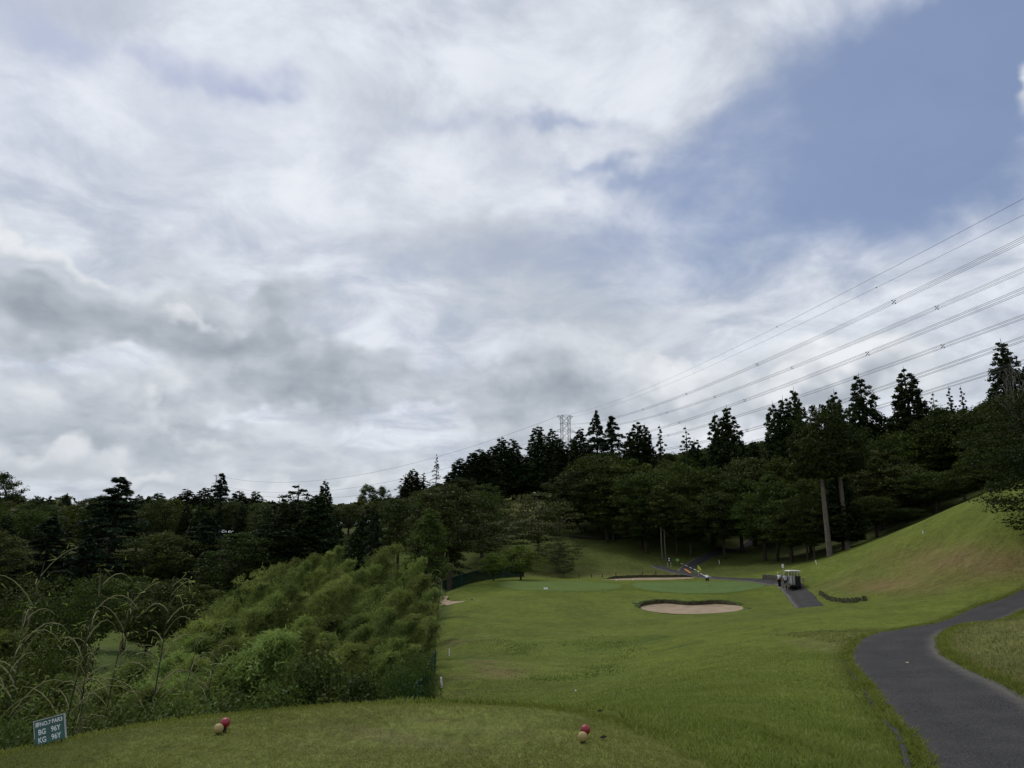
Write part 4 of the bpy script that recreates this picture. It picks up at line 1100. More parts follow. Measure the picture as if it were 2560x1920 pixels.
for _ in range(300):
    px = r_.uniform(-40, 900); Y = r_.uniform(84, 136)
    if Y < 96 and 60 < px < 330: continue
    x, y, z = gpx(px, Y)
    if not far_enough(x, y, 3.6): continue
    H = r_.uniform(2.2, 4.6); fillers.append((x, y)); plan_.append((x, y, z, H, 'under'))
    if sum(1 for q in plan_ if q[4] == 'under') >= 70: break
FT = {'under': (PB + PO, 'woodland_shrub', 'low dark shrub growing under the trees beyond the lower fairway', 'shrubs under the trees beyond the lower fairway', 1.5),
      'broad': (PB, 'broadleaf_tree', 'rounded green broadleaf tree packed among others in the wood', 'broadleaf trees packed in the wood', 0.85),
      'olive': (PO, 'broadleaf_tree', 'olive-toned broadleaf tree packed among others in the wood', 'olive trees packed in the wood', 0.85),
      'cedar': (PS, 'cedar_tree', 'dark conical cedar packed among broadleaf trees in the wood', 'cedars packed in the wood', 0.42),
      'deodar': (PD[:2], 'deodar_tree', 'dark tiered deodar packed among broadleaf trees in the wood', 'deodars packed in the wood', 0.62)}
for i, (x, y, z, H, k) in enumerate(plan_):
    PP, nm, lab, grp, asp = FT[k]; P_ = PP[i % len(PP)]
    wid = H * asp * (0.85 + 0.35 * r_.random())
    if k in ('broad', 'olive'): wid = max(wid, 9.0)
    place(nm, P_, (x, y, z - (0.1 if k != 'under' else 0.18 * H)), wid / P_['W'], H / P_['H'] * (1 if k != 'under' else 1.18), r_.random() * 6.28, lab, 'tree' if k != 'under' else 'shrub', grp)
print('FILL', len(plan_))
# far wood beyond the last ridge: one mass
def mass(pts, name, label, m):
    V = []; F = []; T = []; b = 0
    for x, y, z, H in pts:
        n = 60; d = rdir(r_, n); d[:, 2] = np.abs(d[:, 2]) * 1.1
        c = np.array([x, y, z + H * 0.3]) + d * np.array([H * 0.42, H * 0.42, H * 0.62]) * (0.7 + 0.3 * r_.random(n))[:, None]
        v, f = cards(r_, c, d + 0.4 * r_.normal(size=(n, 3)), 2.4 * (0.6 + 0.8 * r_.random(n)), 0.7)
        V.append(v); F.append(f + b); b += len(v); T.append(0.5 * r_.random() + 0.5 * r_.random(n))
    o = obj(name, foliage(name, np.vstack(V), np.vstack(F), np.concatenate(T), m)); o['kind'] = 'stuff'
    tag(o, label, 'wood')
fp = []
for _ in range(330):
    a = r_.uniform(-0.80, 0.12); rr = r_.uniform(196, 236); x, y = rr * math.sin(a), rr * math.cos(a); z = h1(x, y)
    px_, _t = sproj(np.array([x]), np.array([y]), np.array([z])); H = min(8.0, at(float(px_[0]), np.interp(float(px_[0]), sky_x, sky_y) + 6, y)[2] - z)
    if H > 2: fp.append((x, y, z, H))
for _ in range(420):
    a = r_.uniform(-0.85, 0.80); rr = r_.uniform(235, 330); x, y = rr * math.sin(a), rr * math.cos(a); z = h1(x, y)
    px_, _t = sproj(np.array([x]), np.array([y]), np.array([z])); H = min(11.0, at(float(px_[0]), np.interp(float(px_[0]), sky_x, sky_y) + 2, y)[2] - z)
    if H > 3: fp.append((x, y, z, H))
mass(fp, 'far_wood', 'distant dark wood behind the ridge trees', L_BROAD)

# ------------------------------------------------------------------ bamboo grove, shoots and shrubs below the tee
G_BAM = 'bamboo of the grove below the tee'
L_BAM = 'feathery yellow-green bamboo arching in the grove below the tee'
bam = [(555,1498,40),(600,1470,42),(650,1440,46),(700,1392,50),(745,1400,48),(790,1366,54),(835,1400,48),(870,1372,54),(930,1375,52),(985,1322,58),(1030,1385,52),(1060,1410,48),(1090,1432,46),
       (520,1560,34),(575,1530,34),(630,1500,36),(690,1470,38),(750,1455,40),(810,1440,42),(880,1430,42),(940,1425,42),(1000,1435,40),(1055,1470,38),(1085,1490,40),
       (460,1600,28),(540,1600,27),(610,1570,28),(680,1540,29),(760,1520,30),(830,1500,32),(900,1495,32),(970,1490,33),(1035,1510,31),(1075,1530,33),
       (560,1640,21),(640,1610,21),(700,1520,21),(730,1560,23),(880,1570,24),(950,1550,25),(1010,1545,26),(1050,1580,27),
       (1020,1400,56),(960,1365,58),(905,1395,52),(850,1420,46),(770,1420,46),(720,1440,43),(665,1480,38),(600,1510,36),(580,1570,29),(650,1590,24),(780,1560,25),(820,1545,27),(920,1520,29),(990,1515,30),(1065,1560,29),(1080,1600,28),(1030,1620,25),(980,1590,24),(500,1610,25),(430,1600,30),(330,1640,30),(400,1630,31),(470,1650,24),(380,1690,22),(250,1700,24),(60,1640,26),(15,1560,24),(180,1660,26)]
for i, (px, top, Y) in enumerate(bam):
    x, _, zt = at(px, top, Y); z = h1(x, Y); H = max(2.5, zt - z + 0.05)
    P_ = PBA[i % 5] if H > 6.2 else PBS[i % 3]
    rz = rng.normal() * 0.4; sx = H / P_['H'] * (1.0 + 0.25 * rng.random())
    place('bamboo', P_, (x - 0.85 * P_['lean'] * sx * math.cos(rz), Y, h1(x - 0.85 * P_['lean'] * sx, Y) - 0.3), sx, H / P_['H'] * 1.07, rz, L_BAM, 'bamboo', G_BAM)
for i in range(26):
    px, top, Y = bam[(i * 3 + 1) % 60]; px += rng.normal() * 22; top -= 14 + 22 * rng.random(); Y += rng.normal()
    x, _, zt = at(px, top, Y); z = h1(x, Y); H = max(3.0, zt - z); P_ = PBA[i % 5] if H > 6.2 else PBS[i % 3]
    rz = rng.normal() * 0.4; sx = H / P_['H'] * 0.8
    place('bamboo', P_, (x - 0.9 * P_['lean'] * sx * math.cos(rz), Y, h1(x - 0.9 * P_['lean'] * sx, Y) - 0.3), sx, H / P_['H'] * 1.06, rz, L_BAM, 'bamboo', G_BAM)
# nearly bare young culms standing up in front of the lower fairway
shoots = [(95,1405,13.5,0,'leaning pale culm with many arching twigs behind the yardage sign'),
          (228,1432,12.5,1,'tall dark culm rising right behind the yardage sign'),
          (268,1545,12.8,2,'dark culm with upright twigs, first past the culm behind the sign'),
          (318,1485,14,0,'tall dark culm with arching twigs in front of the lower fairway'),
          (445,1440,14.5,2,'tall dark culm with thin twigs at the edge of the bamboo grove'),
          (225,1735,11.5,3,'short thin culm at the tee edge beside the shrubs'),
          (485,1590,15,1,'thin pale culm in front of the leafy vine mound'),
          (243,1610,13,3,'thin yellowish culm with a single long arching twig over the lower fairway'),
          (40,1520,12.5,1,'slanting pale culm at the end of the shrub belt'),
          (548,1560,17,3,'thin leafless culm among the bamboo by the vines'),
          (1090,1440,33,3,'bare leaning culm at the grove edge beside the fairway'),
          (1105,1380,40,3,'tall bare culm bent over the fairway at the grove end')]
for i, (px, top, Y, k, lab) in enumerate(shoots):
    x, _, zt = at(px, top, Y); z = h1(x, Y); H = zt - z
    P_ = PSH[k]; place('young_bamboo', P_, (x - 0.25, Y, z), H / P_['H'] * 0.95, H / P_['H'], rng.normal() * 0.5, lab, 'bamboo')
# vine-covered mounds along the edge of the tee
vines = [(790,1588,15.5,250,1,'tall mound of broad vine leaves against the bamboo, tallest of the mounds'),
         (905,1640,16.5,150,0,'vine mound beside the tallest vine mound, towards the fairway'),
         (700,1660,14.5,190,0,'dark leafy vine mound below the drooping bamboo'),
         (590,1690,12.8,150,0,'dark vine mound between the bamboo and the tee markers'),
         (450,1690,11.8,190,1,'pale leafy vine mound crossed by a thin culm'),
         (1000,1690,19,150,2,'low vine mound at the end of the grove by the dark net'),
         (1050,1655,24,110,2,'small vine tangle next to the white stake by the grove')]
for px, top, Y, w, k, lab in []: pass
for i, (px, top, Y, w, k, lab) in enumerate([(1513,1185,134,150,1,'broadleaf tree with a straight bare trunk above the dark line of logs'),(1597,1182,128,150,2,'broadleaf tree with a crooked trunk below the dark line of logs'),
        (1684,1235,124,120,2,'low-crowned tree right behind the two signs at the path junction'),(1777,1195,129,150,1,'broadleaf tree with a pale foot right above the path junction'),(1842,1195,128,160,0,'broadleaf tree with a forked pale foot beside the climbing path'),
        (1925,1190,113,150,3,'broadleaf tree on the bank behind the log wall and the cart'),(2004,1235,101,120,2,'small tree with slim trunk, first beside the bare-trunked tall conifers'),(2024,1262,99,100,1,'small tree with forked pale trunk at the foot of the tall conifers')]):
    plant('broadleaf_tree', PB[k], px, top, Y, w, lab, 'tree')
for dx_ in (0, 9):
    plant('slender_tree', PSL[0], 1647 + dx_, 1215 + dx_ * 2, 122.0 + dx_ * 0.05, 70, 'slender tree with pale thin trunk, %s of a pair by the junction signs' % ('taller' if dx_ == 0 else 'shorter'), 'tree')
for px, top, Y, w, k, lab in vines:
    plant('vine_mound', PK[k], px, top, Y, w, lab, 'shrub')
lows = []; shrs = []
G_LOW = 'low shrubs along the edge of the tee'
L_LOW = 'low leafy shrub in the belt along the edge of the tee'
for i, (px, top, Y, w) in enumerate([(20,1790,9.6,170),(110,1770,9.9,170),(170,1740,10.6,170),(250,1775,10.0,150),(320,1745,10.6,170),(390,1750,10.4,150),(520,1740,11.2,140),(620,1735,11.8,120),(30,1720,11.5,190),(100,1700,12.5,190),
        (300,1700,13,190),(200,1690,14,180),(380,1700,13.5,170),(545,1765,10.2,100),(840,1715,14,130),(940,1725,14.5,120)]):
    lows.append((plant('low_shrub', (PK[2], PU[0], PU[1])[i % 3], px, top, Y, w, L_LOW, 'shrub', G_LOW, minh=0.5)))
G_SHR = 'dark leafy shrubs around the lower fairway'
L_SHR = 'dark leafy shrub standing by the lower fairway under the deodars'
for i, (px, top, Y, w) in enumerate([(60,1445,36,220),(150,1425,40,220),(240,1440,60,160),(20,1540,26,190),(120,1560,28,170),(330,1440,76,180),(420,1450,72,190),(500,1460,70,160),(380,1500,64,140),(30,1620,22,170)]):
    shrs.append(plant('leafy_shrub', PB[i % 2] if Y > 40 else PU[0], px, top, Y, w, L_SHR, 'shrub', G_SHR))
SIGN = tee_p(86, 1868)
for lst, txt in ((lows, 'low leafy shrub along the tee edge, %s nearest to the yardage sign'), (shrs, 'dark leafy shrub by the lower fairway, %s nearest to the yardage sign')):
    for k, o in enumerate(sorted(lst, key=lambda o: (o.location.x - SIGN[0]) ** 2 + (o.location.y - SIGN[1]) ** 2)): o['label'] = txt % ORD[k]

# ------------------------------------------------------------------ grass blades
def blades(name, x, y, hgt, wid, m, label, lean=0.5, zoff=0.0, zfun=None):
    n = len(x); z = (zfun or h)(x, y) + zoff
    a = rng.random(n) * 6.283; d = np.c_[np.cos(a), np.sin(a), np.zeros(n)]; pr = np.c_[-d[:, 1], d[:, 0], np.zeros(n)]
    b = np.c_[x, y, z - 0.006]; hg = hgt * (0.55 + 0.8 * rng.random(n)); ln = lean * (0.3 + rng.random(n))
    tip = b + d * (hg * ln)[:, None]; tip[:, 2] += hg
    mid = b + d * (hg * ln * 0.35)[:, None]; mid[:, 2] += hg * 0.55
    w = (wid * (0.7 + 0.6 * rng.random(n)))[:, None]
    v = np.stack([b - pr * w / 2, b + pr * w / 2, mid + pr * w * 0.4, tip, mid - pr * w * 0.4], 1).reshape(-1, 3)
    f = np.arange(5 * n).reshape(n, 5)
    o = obj(name, foliage(name, v, f, rng.random(n), m)); o['kind'] = 'stuff'
    tag(o, label, 'grass')
    return o
def grassmat(name, c1, c2, c3):
    return leafmat(name, c1, c2, c3, 0.25, 0.6, 0.6, obvar=0.0, spec=0.15)
M_GTEE = grassmat('tee_blade', (0.145, 0.160, 0.034), (0.225, 0.235, 0.055), (0.32, 0.295, 0.105))
M_GROUGH = grassmat('rough_blade', (0.130, 0.168, 0.035), (0.212, 0.265, 0.058), (0.29, 0.325, 0.10))
M_GDRY = grassmat('bank_blade', (0.11, 0.125, 0.036), (0.20, 0.20, 0.068), (0.30, 0.27, 0.11))
M_GWEED = grassmat('weed_blade', (0.06, 0.10, 0.02), (0.095, 0.15, 0.028), (0.14, 0.195, 0.045))
def pick(n, x0, x1, y0, y1, keep):
    x = rng.uniform(x0, x1, n); y = y0 * (y1 / y0) ** rng.random(n)
    k = keep(x, y); return x[k], y[k]
pn_x = lambda y: np.interp(y, path_near[:70, 1], path_near[:70, 0])
x, y = pick(120000, -5.2, 3.0, 5.4, 10.2, lambda x, y: (poly_sd(TEE, x, y) < 0.05) & (wob(x, y, 1.1, 2.0) + rng.normal(size=len(x)) * 0.7 > -0.9 + 1.5 * np.exp(-((x + 0.9) / 1.4) ** 2 - ((y - 7.3) / 0.8) ** 2)))
blades('tee_grass', x, y, 0.022, 0.0055, M_GTEE, 'short mown turf of the tee', 0.8)
def offp(x, y): return line_d(path_near[::2], x, y)
x, y = pick(210000, -1.5, 14.0, 5.6, 30, lambda x, y: (poly_sd(TEE, x, y) > -0.25) & (offp(x, y) > PW_NEAR + 0.04) & (x < pn_x(y) + 0.3) & ((x > 1.2) | (y > 9)) & (rng.random(len(x)) < np.interp(y, [14, 29], [1.0, 0.12])))
blades('rough_grass', x, y, (0.05 + 0.02 * (wob(x, y, 0.8, 3.0) > 0.2)) * np.interp(y, [10, 28], [1, 0.5]), 0.0075 + 0.0006 * y, M_GROUGH, 'longer grass between the tee and the cart path', 0.7)
x, y = pick(90000, 5.5, 26, 7.5, 32, lambda x, y: (offp(x, y) > PW_NEAR + 0.04) & (x > pn_x(y)) & (x < y * 0.95))
blades('bank_grass', x, y, 0.065, 0.008 + 0.0006 * y, M_GDRY, 'yellowish grass on the bank inside the bend of the cart path', 0.7)
# taller fringes hanging over the path edges and the front edge of the tee
i_ = rng.integers(8, len(path_near) - 8, 26000); sd_ = np.where(rng.random(26000) < 0.5, -1, 1)
tg = np.gradient(path_near, axis=0); tg /= np.linalg.norm(tg, axis=1)[:, None]
q_ = path_near[i_] + np.c_[tg[i_, 1], -tg[i_, 0]] * (sd_ * (PW_NEAR - 0.03 + np.abs(rng.normal(size=26000)) * 0.16))[:, None] + rng.normal(size=(26000, 2)) * 0.05
k_ = q_[:, 1] > 5.5; q_ = q_[k_]
blades('path_edge_grass', q_[:, 0], q_[:, 1], 0.085, 0.008 + 0.0004 * q_[:, 1], M_GROUGH, 'uncut grass hanging over the edges of the near cart path', 0.9)
ed = smooth_line(np.array(TEE[1:14]), 0.02); j_ = rng.integers(0, len(ed), 9000)
q_ = ed[j_] + rng.normal(size=(9000, 2)) * np.array([0.10, 0.10])
blades('tee_edge_grass', q_[:, 0], q_[:, 1], 0.040, 0.007, M_GROUGH, 'ragged grass along the front edge of the tee', 0.8)
# weedy clumps in the hollow
wc = [ground_hit(px, py, 20, 90)[:2] for px, py in [(1275,1612),(1300,1620),(1330,1616),(1352,1624),(1440,1608),(1460,1618),(1495,1596),(1515,1612),(1545,1600),(1560,1624),(1345,1690),(1480,1680),(1500,1676),(1400,1620),(1540,1640),(1250,1606),(1380,1700)] ]
X, Y_ = [], []
for cx, cy in wc:
    n = int(180 + 260 * rng.random()); X.append(cx + rng.normal(size=n) * 0.75); Y_.append(cy + rng.normal(size=n) * 1.3)
X = np.concatenate(X); Y_ = np.concatenate(Y_)
blades('hollow_weeds', X, Y_, 0.045, 0.035, M_GWEED, 'dark weedy grass tufts in the hollow of the fairway', 0.6)

# ------------------------------------------------------------------ tee markers
M_GOLD = mat('gold_paint', (0.33, 0.25, 0.095), 0.42, 0.5, var=0.12, vscale=20)
M_RED = mat('red_paint', (0.23, 0.008, 0.022), 0.32, 0.5, var=0.12, vscale=20)
M_IRON = mat('dark_iron', (0.015, 0.015, 0.015), 0.6, 0.3)
def dimple_ball(r0, ndim=190, nu=72, nv=44, depth=0.045):
    k = np.arange(ndim); z = 1 - 2 * (k + 0.5) / ndim; a = k * 2.39996
    C_ = np.c_[np.sqrt(1 - z * z) * np.cos(a), np.sqrt(1 - z * z) * np.sin(a), z]
    th = np.linspace(0.02, math.pi - 0.02, nv); ph = np.linspace(0, 2 * math.pi, nu, endpoint=False)
    T, Pp = np.meshgrid(th, ph, indexing='ij')
    d = np.c_[(np.sin(T) * np.cos(Pp)).ravel(), (np.sin(T) * np.sin(Pp)).ravel(), np.cos(T).ravel()]
    cosm = (d @ C_.T).max(1); ang = np.arccos(np.clip(cosm, -1, 1)); s = math.sqrt(4 / ndim) * 0.80
    rr = r0 * (1 - depth * sstep(s, s * 0.25, ang))
    v = d * rr[:, None]; i = np.arange(nv - 1)[:, None] * nu; j = np.arange(nu)[None]; j2 = (j + 1) % nu
    f = np.stack([i + j, i + nu + j, i + nu + j2, i + j2], -1).reshape(-1, 4)
    return v, f
def tee_marker(px, py, r0, m, dimple, lift, label):
    g = ground_hit(px, py, 5, 12)
    t = empty('tee_marker', (g[0], g[1], g[2])); t.rotation_euler = (0, 0, rng.random() * 6)
    v, f = dimple_ball(r0, depth=0.05 if dimple else 0.012, nu=120, nv=72)
    b = obj('ball', npmesh('ball', v + np.array([0, 0, r0 + lift]), f, m), t)
    mb = MB(); mb.lathe([(0.018, -0.06), (0.018, lift + 0.01), (0.03, lift + 0.012), (0.03, lift + 0.02)], 12)
    mb.build('stake', M_IRON, t)
    tag(t, label, 'tee marker')
tee_marker(545, 1836, 0.045, M_GOLD, True, 0.006, 'gold dimpled ball tee marker nearer to the yardage sign')
tee_marker(561, 1830, 0.046, M_RED, False, 0.036, 'dark red ball tee marker on a stake, nearer to the yardage sign')
tee_marker(1457, 1857, 0.044, M_GOLD, True, 0.006, 'gold dimpled ball tee marker nearer to the cart path')
tee_marker(1464, 1844, 0.045, M_RED, False, 0.022, 'dark red ball tee marker nearer to the cart path')

# ------------------------------------------------------------------ yardage sign
M_SGREEN = mat('sign_green', (0.022, 0.085, 0.062), 0.45, 0.4, var=0.22, vscale=9.0)
M_SWHITE = mat('sign_white', (0.62, 0.64, 0.64), 0.5, 0.4, var=0.06, vscale=12.0)
M_SFRAME = mat('sign_frame', (0.30, 0.34, 0.32), 0.5, 0.4, var=0.12)
g = ground_hit(86, 1868, 5, 12)
sg = empty('yardage_sign', (g[0], g[1], g[2] + 0.005))
SWd, SHt = 0.305, 0.262
mb = MB(); mb.box((SWd / 2, 0.006, SHt / 2), (SWd, 0.010, SHt)); mb.build('board', M_SGREEN, sg, bevel=0.003)
for nm, c, d in (('frame', (SWd / 2, 0.0, SHt - 0.004), (SWd + 0.008, 0.018, 0.008)), ('frame', (0.004, 0.0, SHt * 0.62), (0.008, 0.017, SHt * 0.72)), ('frame', (SWd - 0.008, 0.0, SHt / 2), (0.018, 0.016, SHt + 0.004))):
    MB().box(c, d).build(nm, M_SFRAME, sg, bevel=0.002)
for xx in (0.05, SWd - 0.05):
    MB().tube([(xx, 0.016, SHt * 0.7), (xx, 0.10, -0.10)], 0.006, 6).build('stake', M_IRON, sg)
def lettering(txt, x0, z0, size, sx=1.0, parent=None, m=None, y=-0.0005, name='lettering', rot=None, align='LEFT'):
    cu = bpy.data.curves.new('lettering', 'FONT'); cu.body = txt; cu.size = size; cu.align_x = align; cu.extrude = 0.0006; cu.offset = size * 0.02
    tmp = bpy.data.objects.new('tmp_text', cu); COL.objects.link(tmp)
    dg = bpy.context.evaluated_depsgraph_get(); me = bpy.data.meshes.new_from_object(tmp.evaluated_get(dg))
    bpy.data.objects.remove(tmp); bpy.data.curves.remove(cu)
    me.materials.clear(); me.materials.append(m or M_SWHITE)
    o = obj(name, me, parent); o.location = (x0, y, z0); o.rotation_euler = (R(90), 0, 0); o.scale = (sx, 1, 1)
    return o
lettering('南NO.7', 0.016, SHt * 0.735, 0.058, 0.76, sg); lettering('PAR3', 0.172, SHt * 0.745, 0.060, 0.76, sg)
lettering('BG', 0.040, SHt * 0.40, 0.078, 0.72, sg); lettering('96Y', 0.160, SHt * 0.41, 0.078, 0.72, sg)
lettering('KG', 0.035, SHt * 0.08, 0.078, 0.72, sg); lettering('96Y', 0.160, SHt * 0.09, 0.078, 0.72, sg)
sg.scale = (0.82, 0.82, 0.82)
sg.rotation_mode = 'QUATERNION'
sg.rotation_quaternion = Quaternion((0, 0, 1), R(30)) @ Quaternion((1, 0, 0), R(-16)) @ Quaternion((0, 1, 0), R(-11))
tag(sg, 'tilted green yardage sign with white lettering at the edge of the tee', 'sign')

# ------------------------------------------------------------------ flag, golfers, cart
M_WHITE = mat('white_paint', (0.70, 0.70, 0.68), 0.5, 0.4, var=0.05)
M_BLACK = mat('black_paint', (0.012, 0.012, 0.013), 0.5, 0.3)
M_YELLOW = mat('flag_yellow', (0.62, 0.55, 0.03), 0.7, 0.2, var=0.12, vscale=6)
M_ORANGE = mat('orange_paint', (0.55, 0.22, 0.05), 0.7, 0.2, var=0.2, vscale=4)
fx0, fy0, fz0 = gpx(1747.5, 93.5)
fl = empty('golf_flag', (fx0, fy0, fz0))
MB().lathe([(0.014, -0.1), (0.014, 0.70)], 8).build('pole', mat('pole_yellow', (0.55, 0.5, 0.12), 0.5), fl)
MB().lathe([(0.0145, 0.70), (0.0145, 1.05)], 8).build('band', M_BLACK, fl)
MB().lathe([(0.0143, 1.05), (0.0143, 2.32), (0.006, 2.34)], 8).build('upper_pole', M_WHITE, fl)
v = []; nn = 9
for i in range(nn):
    t = i / (nn - 1)
    wv = 0.05 * math.sin(t * 6)
    v += [(0.015 + 0.40 * t, wv - 0.003, 2.32 - 0.55 * t ** 1.4), (0.015 + 0.40 * t, wv * 1.3 - 0.003, 2.32 - 0.42 - 0.36 * t)]
ff = [(2 * i, 2 * i + 1, 2 * i + 3, 2 * i + 2) for i in range(nn - 1)]
m_ = MB(); m_.add(v, ff); o = m_.build('flag', M_YELLOW, fl, smooth=True); so = o.modifiers.new('thick', 'SOLIDIFY'); so.thickness = 0.006
tag(fl, 'yellow golf flag on a thin pole in the brighter green', 'flag')

def skin(name, pts, edges, m, parent, root=0, sub=1):
    me = bpy.data.meshes.new(name); me.from_pydata([p[:3] for p in pts], edges, []); me.materials.append(m)
    o = obj(name, me, parent)
    lay = me.skin_vertices
    if not lay:
        md = o.modifiers.new('skin', 'SKIN')
        if not me.skin_vertices:
            try: me.skin_vertices.new(name='skin')
            except Exception: pass
    else: md = o.modifiers.new('skin', 'SKIN')
    for i, p in enumerate(pts):
        r0 = p[3]; r1 = p[4] if len(p) > 4 else r0
        me.skin_vertices[0].data[i].radius = (r0, r1)
        me.skin_vertices[0].data[i].use_root = (i == root)
    md.use_smooth_shade = True
    s = o.modifiers.new('sub', 'SUBSURF'); s.levels = sub; s.render_levels = sub
    return o
M_SKIN = mat('skin', (0.42, 0.26, 0.18), 0.6, 0.3)
M_SHIRT = mat('white_shirt', (0.66, 0.68, 0.72), 0.8, 0.1, var=0.06, vscale=5, bump=0.3, bscale=9)
M_SHIRTB = mat('pale_print_shirt', (0.58, 0.64, 0.72), 0.8, 0.1, var=0.14, vscale=14, bump=0.3, bscale=9)
M_NAVY = mat('navy_cloth', (0.014, 0.018, 0.030), 0.85, 0.1, var=0.25)
M_BLKC = mat('black_cloth', (0.008, 0.008, 0.010), 0.85, 0.1, var=0.25)
M_HAIR = mat('dark_hair', (0.012, 0.010, 0.009), 0.6, 0.3)
M_SHOE = mat('white_shoe', (0.62, 0.62, 0.58), 0.6, 0.3)
def lerp(a, b, t): return tuple(a[i] + (b[i] - a[i]) * t for i in range(3))
def person(loc, rz, J, shirt, legs, long_legs, sleeve=None, cap=None, label='', hold=None):
    """J: joints in metres, figure facing -Y in its own frame"""
    t = empty('person', loc, rz)
    P_ = []; E_ = []
    def v(p, r0, r1=None): P_.append(tuple(p) + ((r0, r1) if r1 else (r0,))); return len(P_) - 1
    pel = v(J['pelvis'], 0.14, 0.10); ab = v(lerp(J['pelvis'], J['chest'], 0.5), 0.13, 0.095); ch = v(J['chest'], 0.16, 0.105); nb = v(J['neck'], 0.06); nt = v(lerp(J['neck'], J['head'], 0.45), 0.05)
    hd = v(J['head'], 0.085, 0.095); tp = v(J['crown'], 0.065, 0.075)
    E_ += [(pel, ab), (ab, ch), (ch, nb), (nb, nt), (nt, hd), (hd, tp)]
    fwd = Vector(J.get('face', (0, -1, 0)))
    no = v(tuple(Vector(J['head']) + fwd * 0.105), 0.014); E_.append((hd, no))
    for s in 'lr':
        sh = v(J['sh_' + s], 0.062); el_ = v(J['el_' + s], 0.042); wr_ = v(J['wr_' + s], 0.028)
        E_ += [(ch, sh), (sh, el_), (el_, wr_)]
        d = (Vector(J['wr_' + s]) - Vector(J['el_' + s])).normalized(); side = d.cross(fwd)
        side = side.normalized() if side.length > 0.1 else Vector((1, 0, 0))
        pm = v(tuple(Vector(J['wr_' + s]) + d * 0.07), 0.034, 0.018); E_.append((wr_, pm))
        for q, L in zip((-0.028, -0.010, 0.009, 0.026), (0.066, 0.078, 0.074, 0.058)):
            a = v(tuple(Vector(J['wr_' + s]) + d * 0.115 + side * q), 0.0095); b = v(tuple(Vector(J['wr_' + s]) + d * (0.115 + L * 0.6) + side * q + fwd * 0.03), 0.0085); E_ += [(pm, a), (a, b)]
        th = v(tuple(Vector(J['wr_' + s]) + d * 0.06 + fwd * 0.05), 0.010); E_.append((wr_, th))
        hp = v(J['hip_' + s], 0.085); kn = v(J['kn_' + s], 0.056); cf = v(lerp(J['kn_' + s], J['an_' + s], 0.35), 0.055); an = v(J['an_' + s], 0.036); to = v(J['to_' + s], 0.035, 0.03)
        E_ += [(pel, hp), (hp, kn), (kn, cf), (cf, an), (an, to)]
    skin('body', P_, E_, M_SKIN, t)
    # clothes follow the same joints a little proud of the body
    S = [tuple(J['pelvis']) + (0.165, 0.125), tuple(lerp(J['pelvis'], J['chest'], 0.5)) + (0.165, 0.125), tuple(J['chest']) + (0.185, 0.13), tuple(lerp(J['chest'], J['neck'], 0.75)) + (0.085, 0.085)]
    SE = [(0, 1), (1, 2), (2, 3)]
    for s in 'lr':
        k = len(S); S += [tuple(J['sh_' + s]) + (0.085, 0.085), tuple(lerp(J['sh_' + s], J['el_' + s], 0.72)) + (0.075, 0.075)]; SE += [(2, k), (k, k + 1)]
    skin('shirt', S, SE, shirt, t)
    T = [tuple(J['pelvis']) + (0.160, 0.122)]; TE = []
    for s in 'lr':
        k = len(T); end = 0.93 if long_legs else 0.0
        T += [tuple(J['hip_' + s]) + (0.108, 0.108), tuple(lerp(J['hip_' + s], J['kn_' + s], 0.92)) + (0.088, 0.088)]; TE += [(0, k), (k, k + 1)]
        if long_legs: T += [tuple(lerp(J['kn_' + s], J['an_' + s], 0.9)) + (0.066, 0.066)]; TE += [(k + 1, k + 2)]
    skin('trousers' if long_legs else 'shorts', T, TE, legs, t)
    for s in 'lr':
        a = Vector(J['an_' + s]); b = Vector(J['to_' + s]); d = (b - a); d.z = 0; d.normalize()
        skin('shoe', [tuple(a - d * 0.04 - Vector((0, 0, 0.02))) + (0.05, 0.05), tuple(lerp(a, b, 0.5)) + (0.05, 0.042), tuple(b) + (0.045, 0.034)], [(0, 1), (1, 2)], M_SHOE, t)
        if sleeve: skin('sleeve', [tuple(lerp(J['sh_' + s], J['el_' + s], 0.65)) + (0.056, 0.056), tuple(J['el_' + s]) + (0.050, 0.050), tuple(lerp(J['el_' + s], J['wr_' + s], 0.9)) + (0.036, 0.036)], [(0, 1), (1, 2)], sleeve, t)
    hd_ = Vector(J['head']); cr_ = Vector(J['crown'])
    hair = skin('hair', [tuple(hd_ - fwd * 0.035 - (cr_ - hd_) * 0.1) + (0.088, 0.095), tuple(cr_ + (cr_ - hd_) * 0.05 - fwd * 0.01) + (0.080, 0.09)], [(0, 1)], M_HAIR, t)
    if cap:
        up = (cr_ - hd_).normalized()
        skin('cap', [tuple(cr_ - up * 0.02) + (0.098, 0.105), tuple(cr_ + up * 0.055) + (0.07, 0.075), tuple(cr_ - up * 0.015 + fwd * 0.16) + (0.075, 0.014)], [(0, 1), (0, 2)], cap, t)
    t.scale = (0.95, 0.95, 0.95)
    tag(t, label, 'person')
    return t
def J_stand(tw=0.0, arm_f=0.12):
    return dict(pelvis=(0, 0, 0.92), chest=(0, 0.01, 1.28), neck=(0, 0, 1.46), head=(0, -0.02, 1.60), crown=(0, -0.02, 1.69),
                sh_l=(0.19, 0, 1.40), el_l=(0.25, 0.02, 1.12), wr_l=(0.24, -arm_f, 0.90), sh_r=(-0.19, 0, 1.40), el_r=(-0.25, 0.02, 1.12), wr_r=(-0.24, -arm_f, 0.90),
                hip_l=(0.09, 0, 0.88), kn_l=(0.11, -0.02, 0.48), an_l=(0.12, 0.02, 0.09), to_l=(0.14, -0.15, 0.045), hip_r=(-0.09, 0, 0.88), kn_r=(-0.11, -0.02, 0.48), an_r=(-0.12, 0.02, 0.09), to_r=(-0.14, -0.15, 0.045))
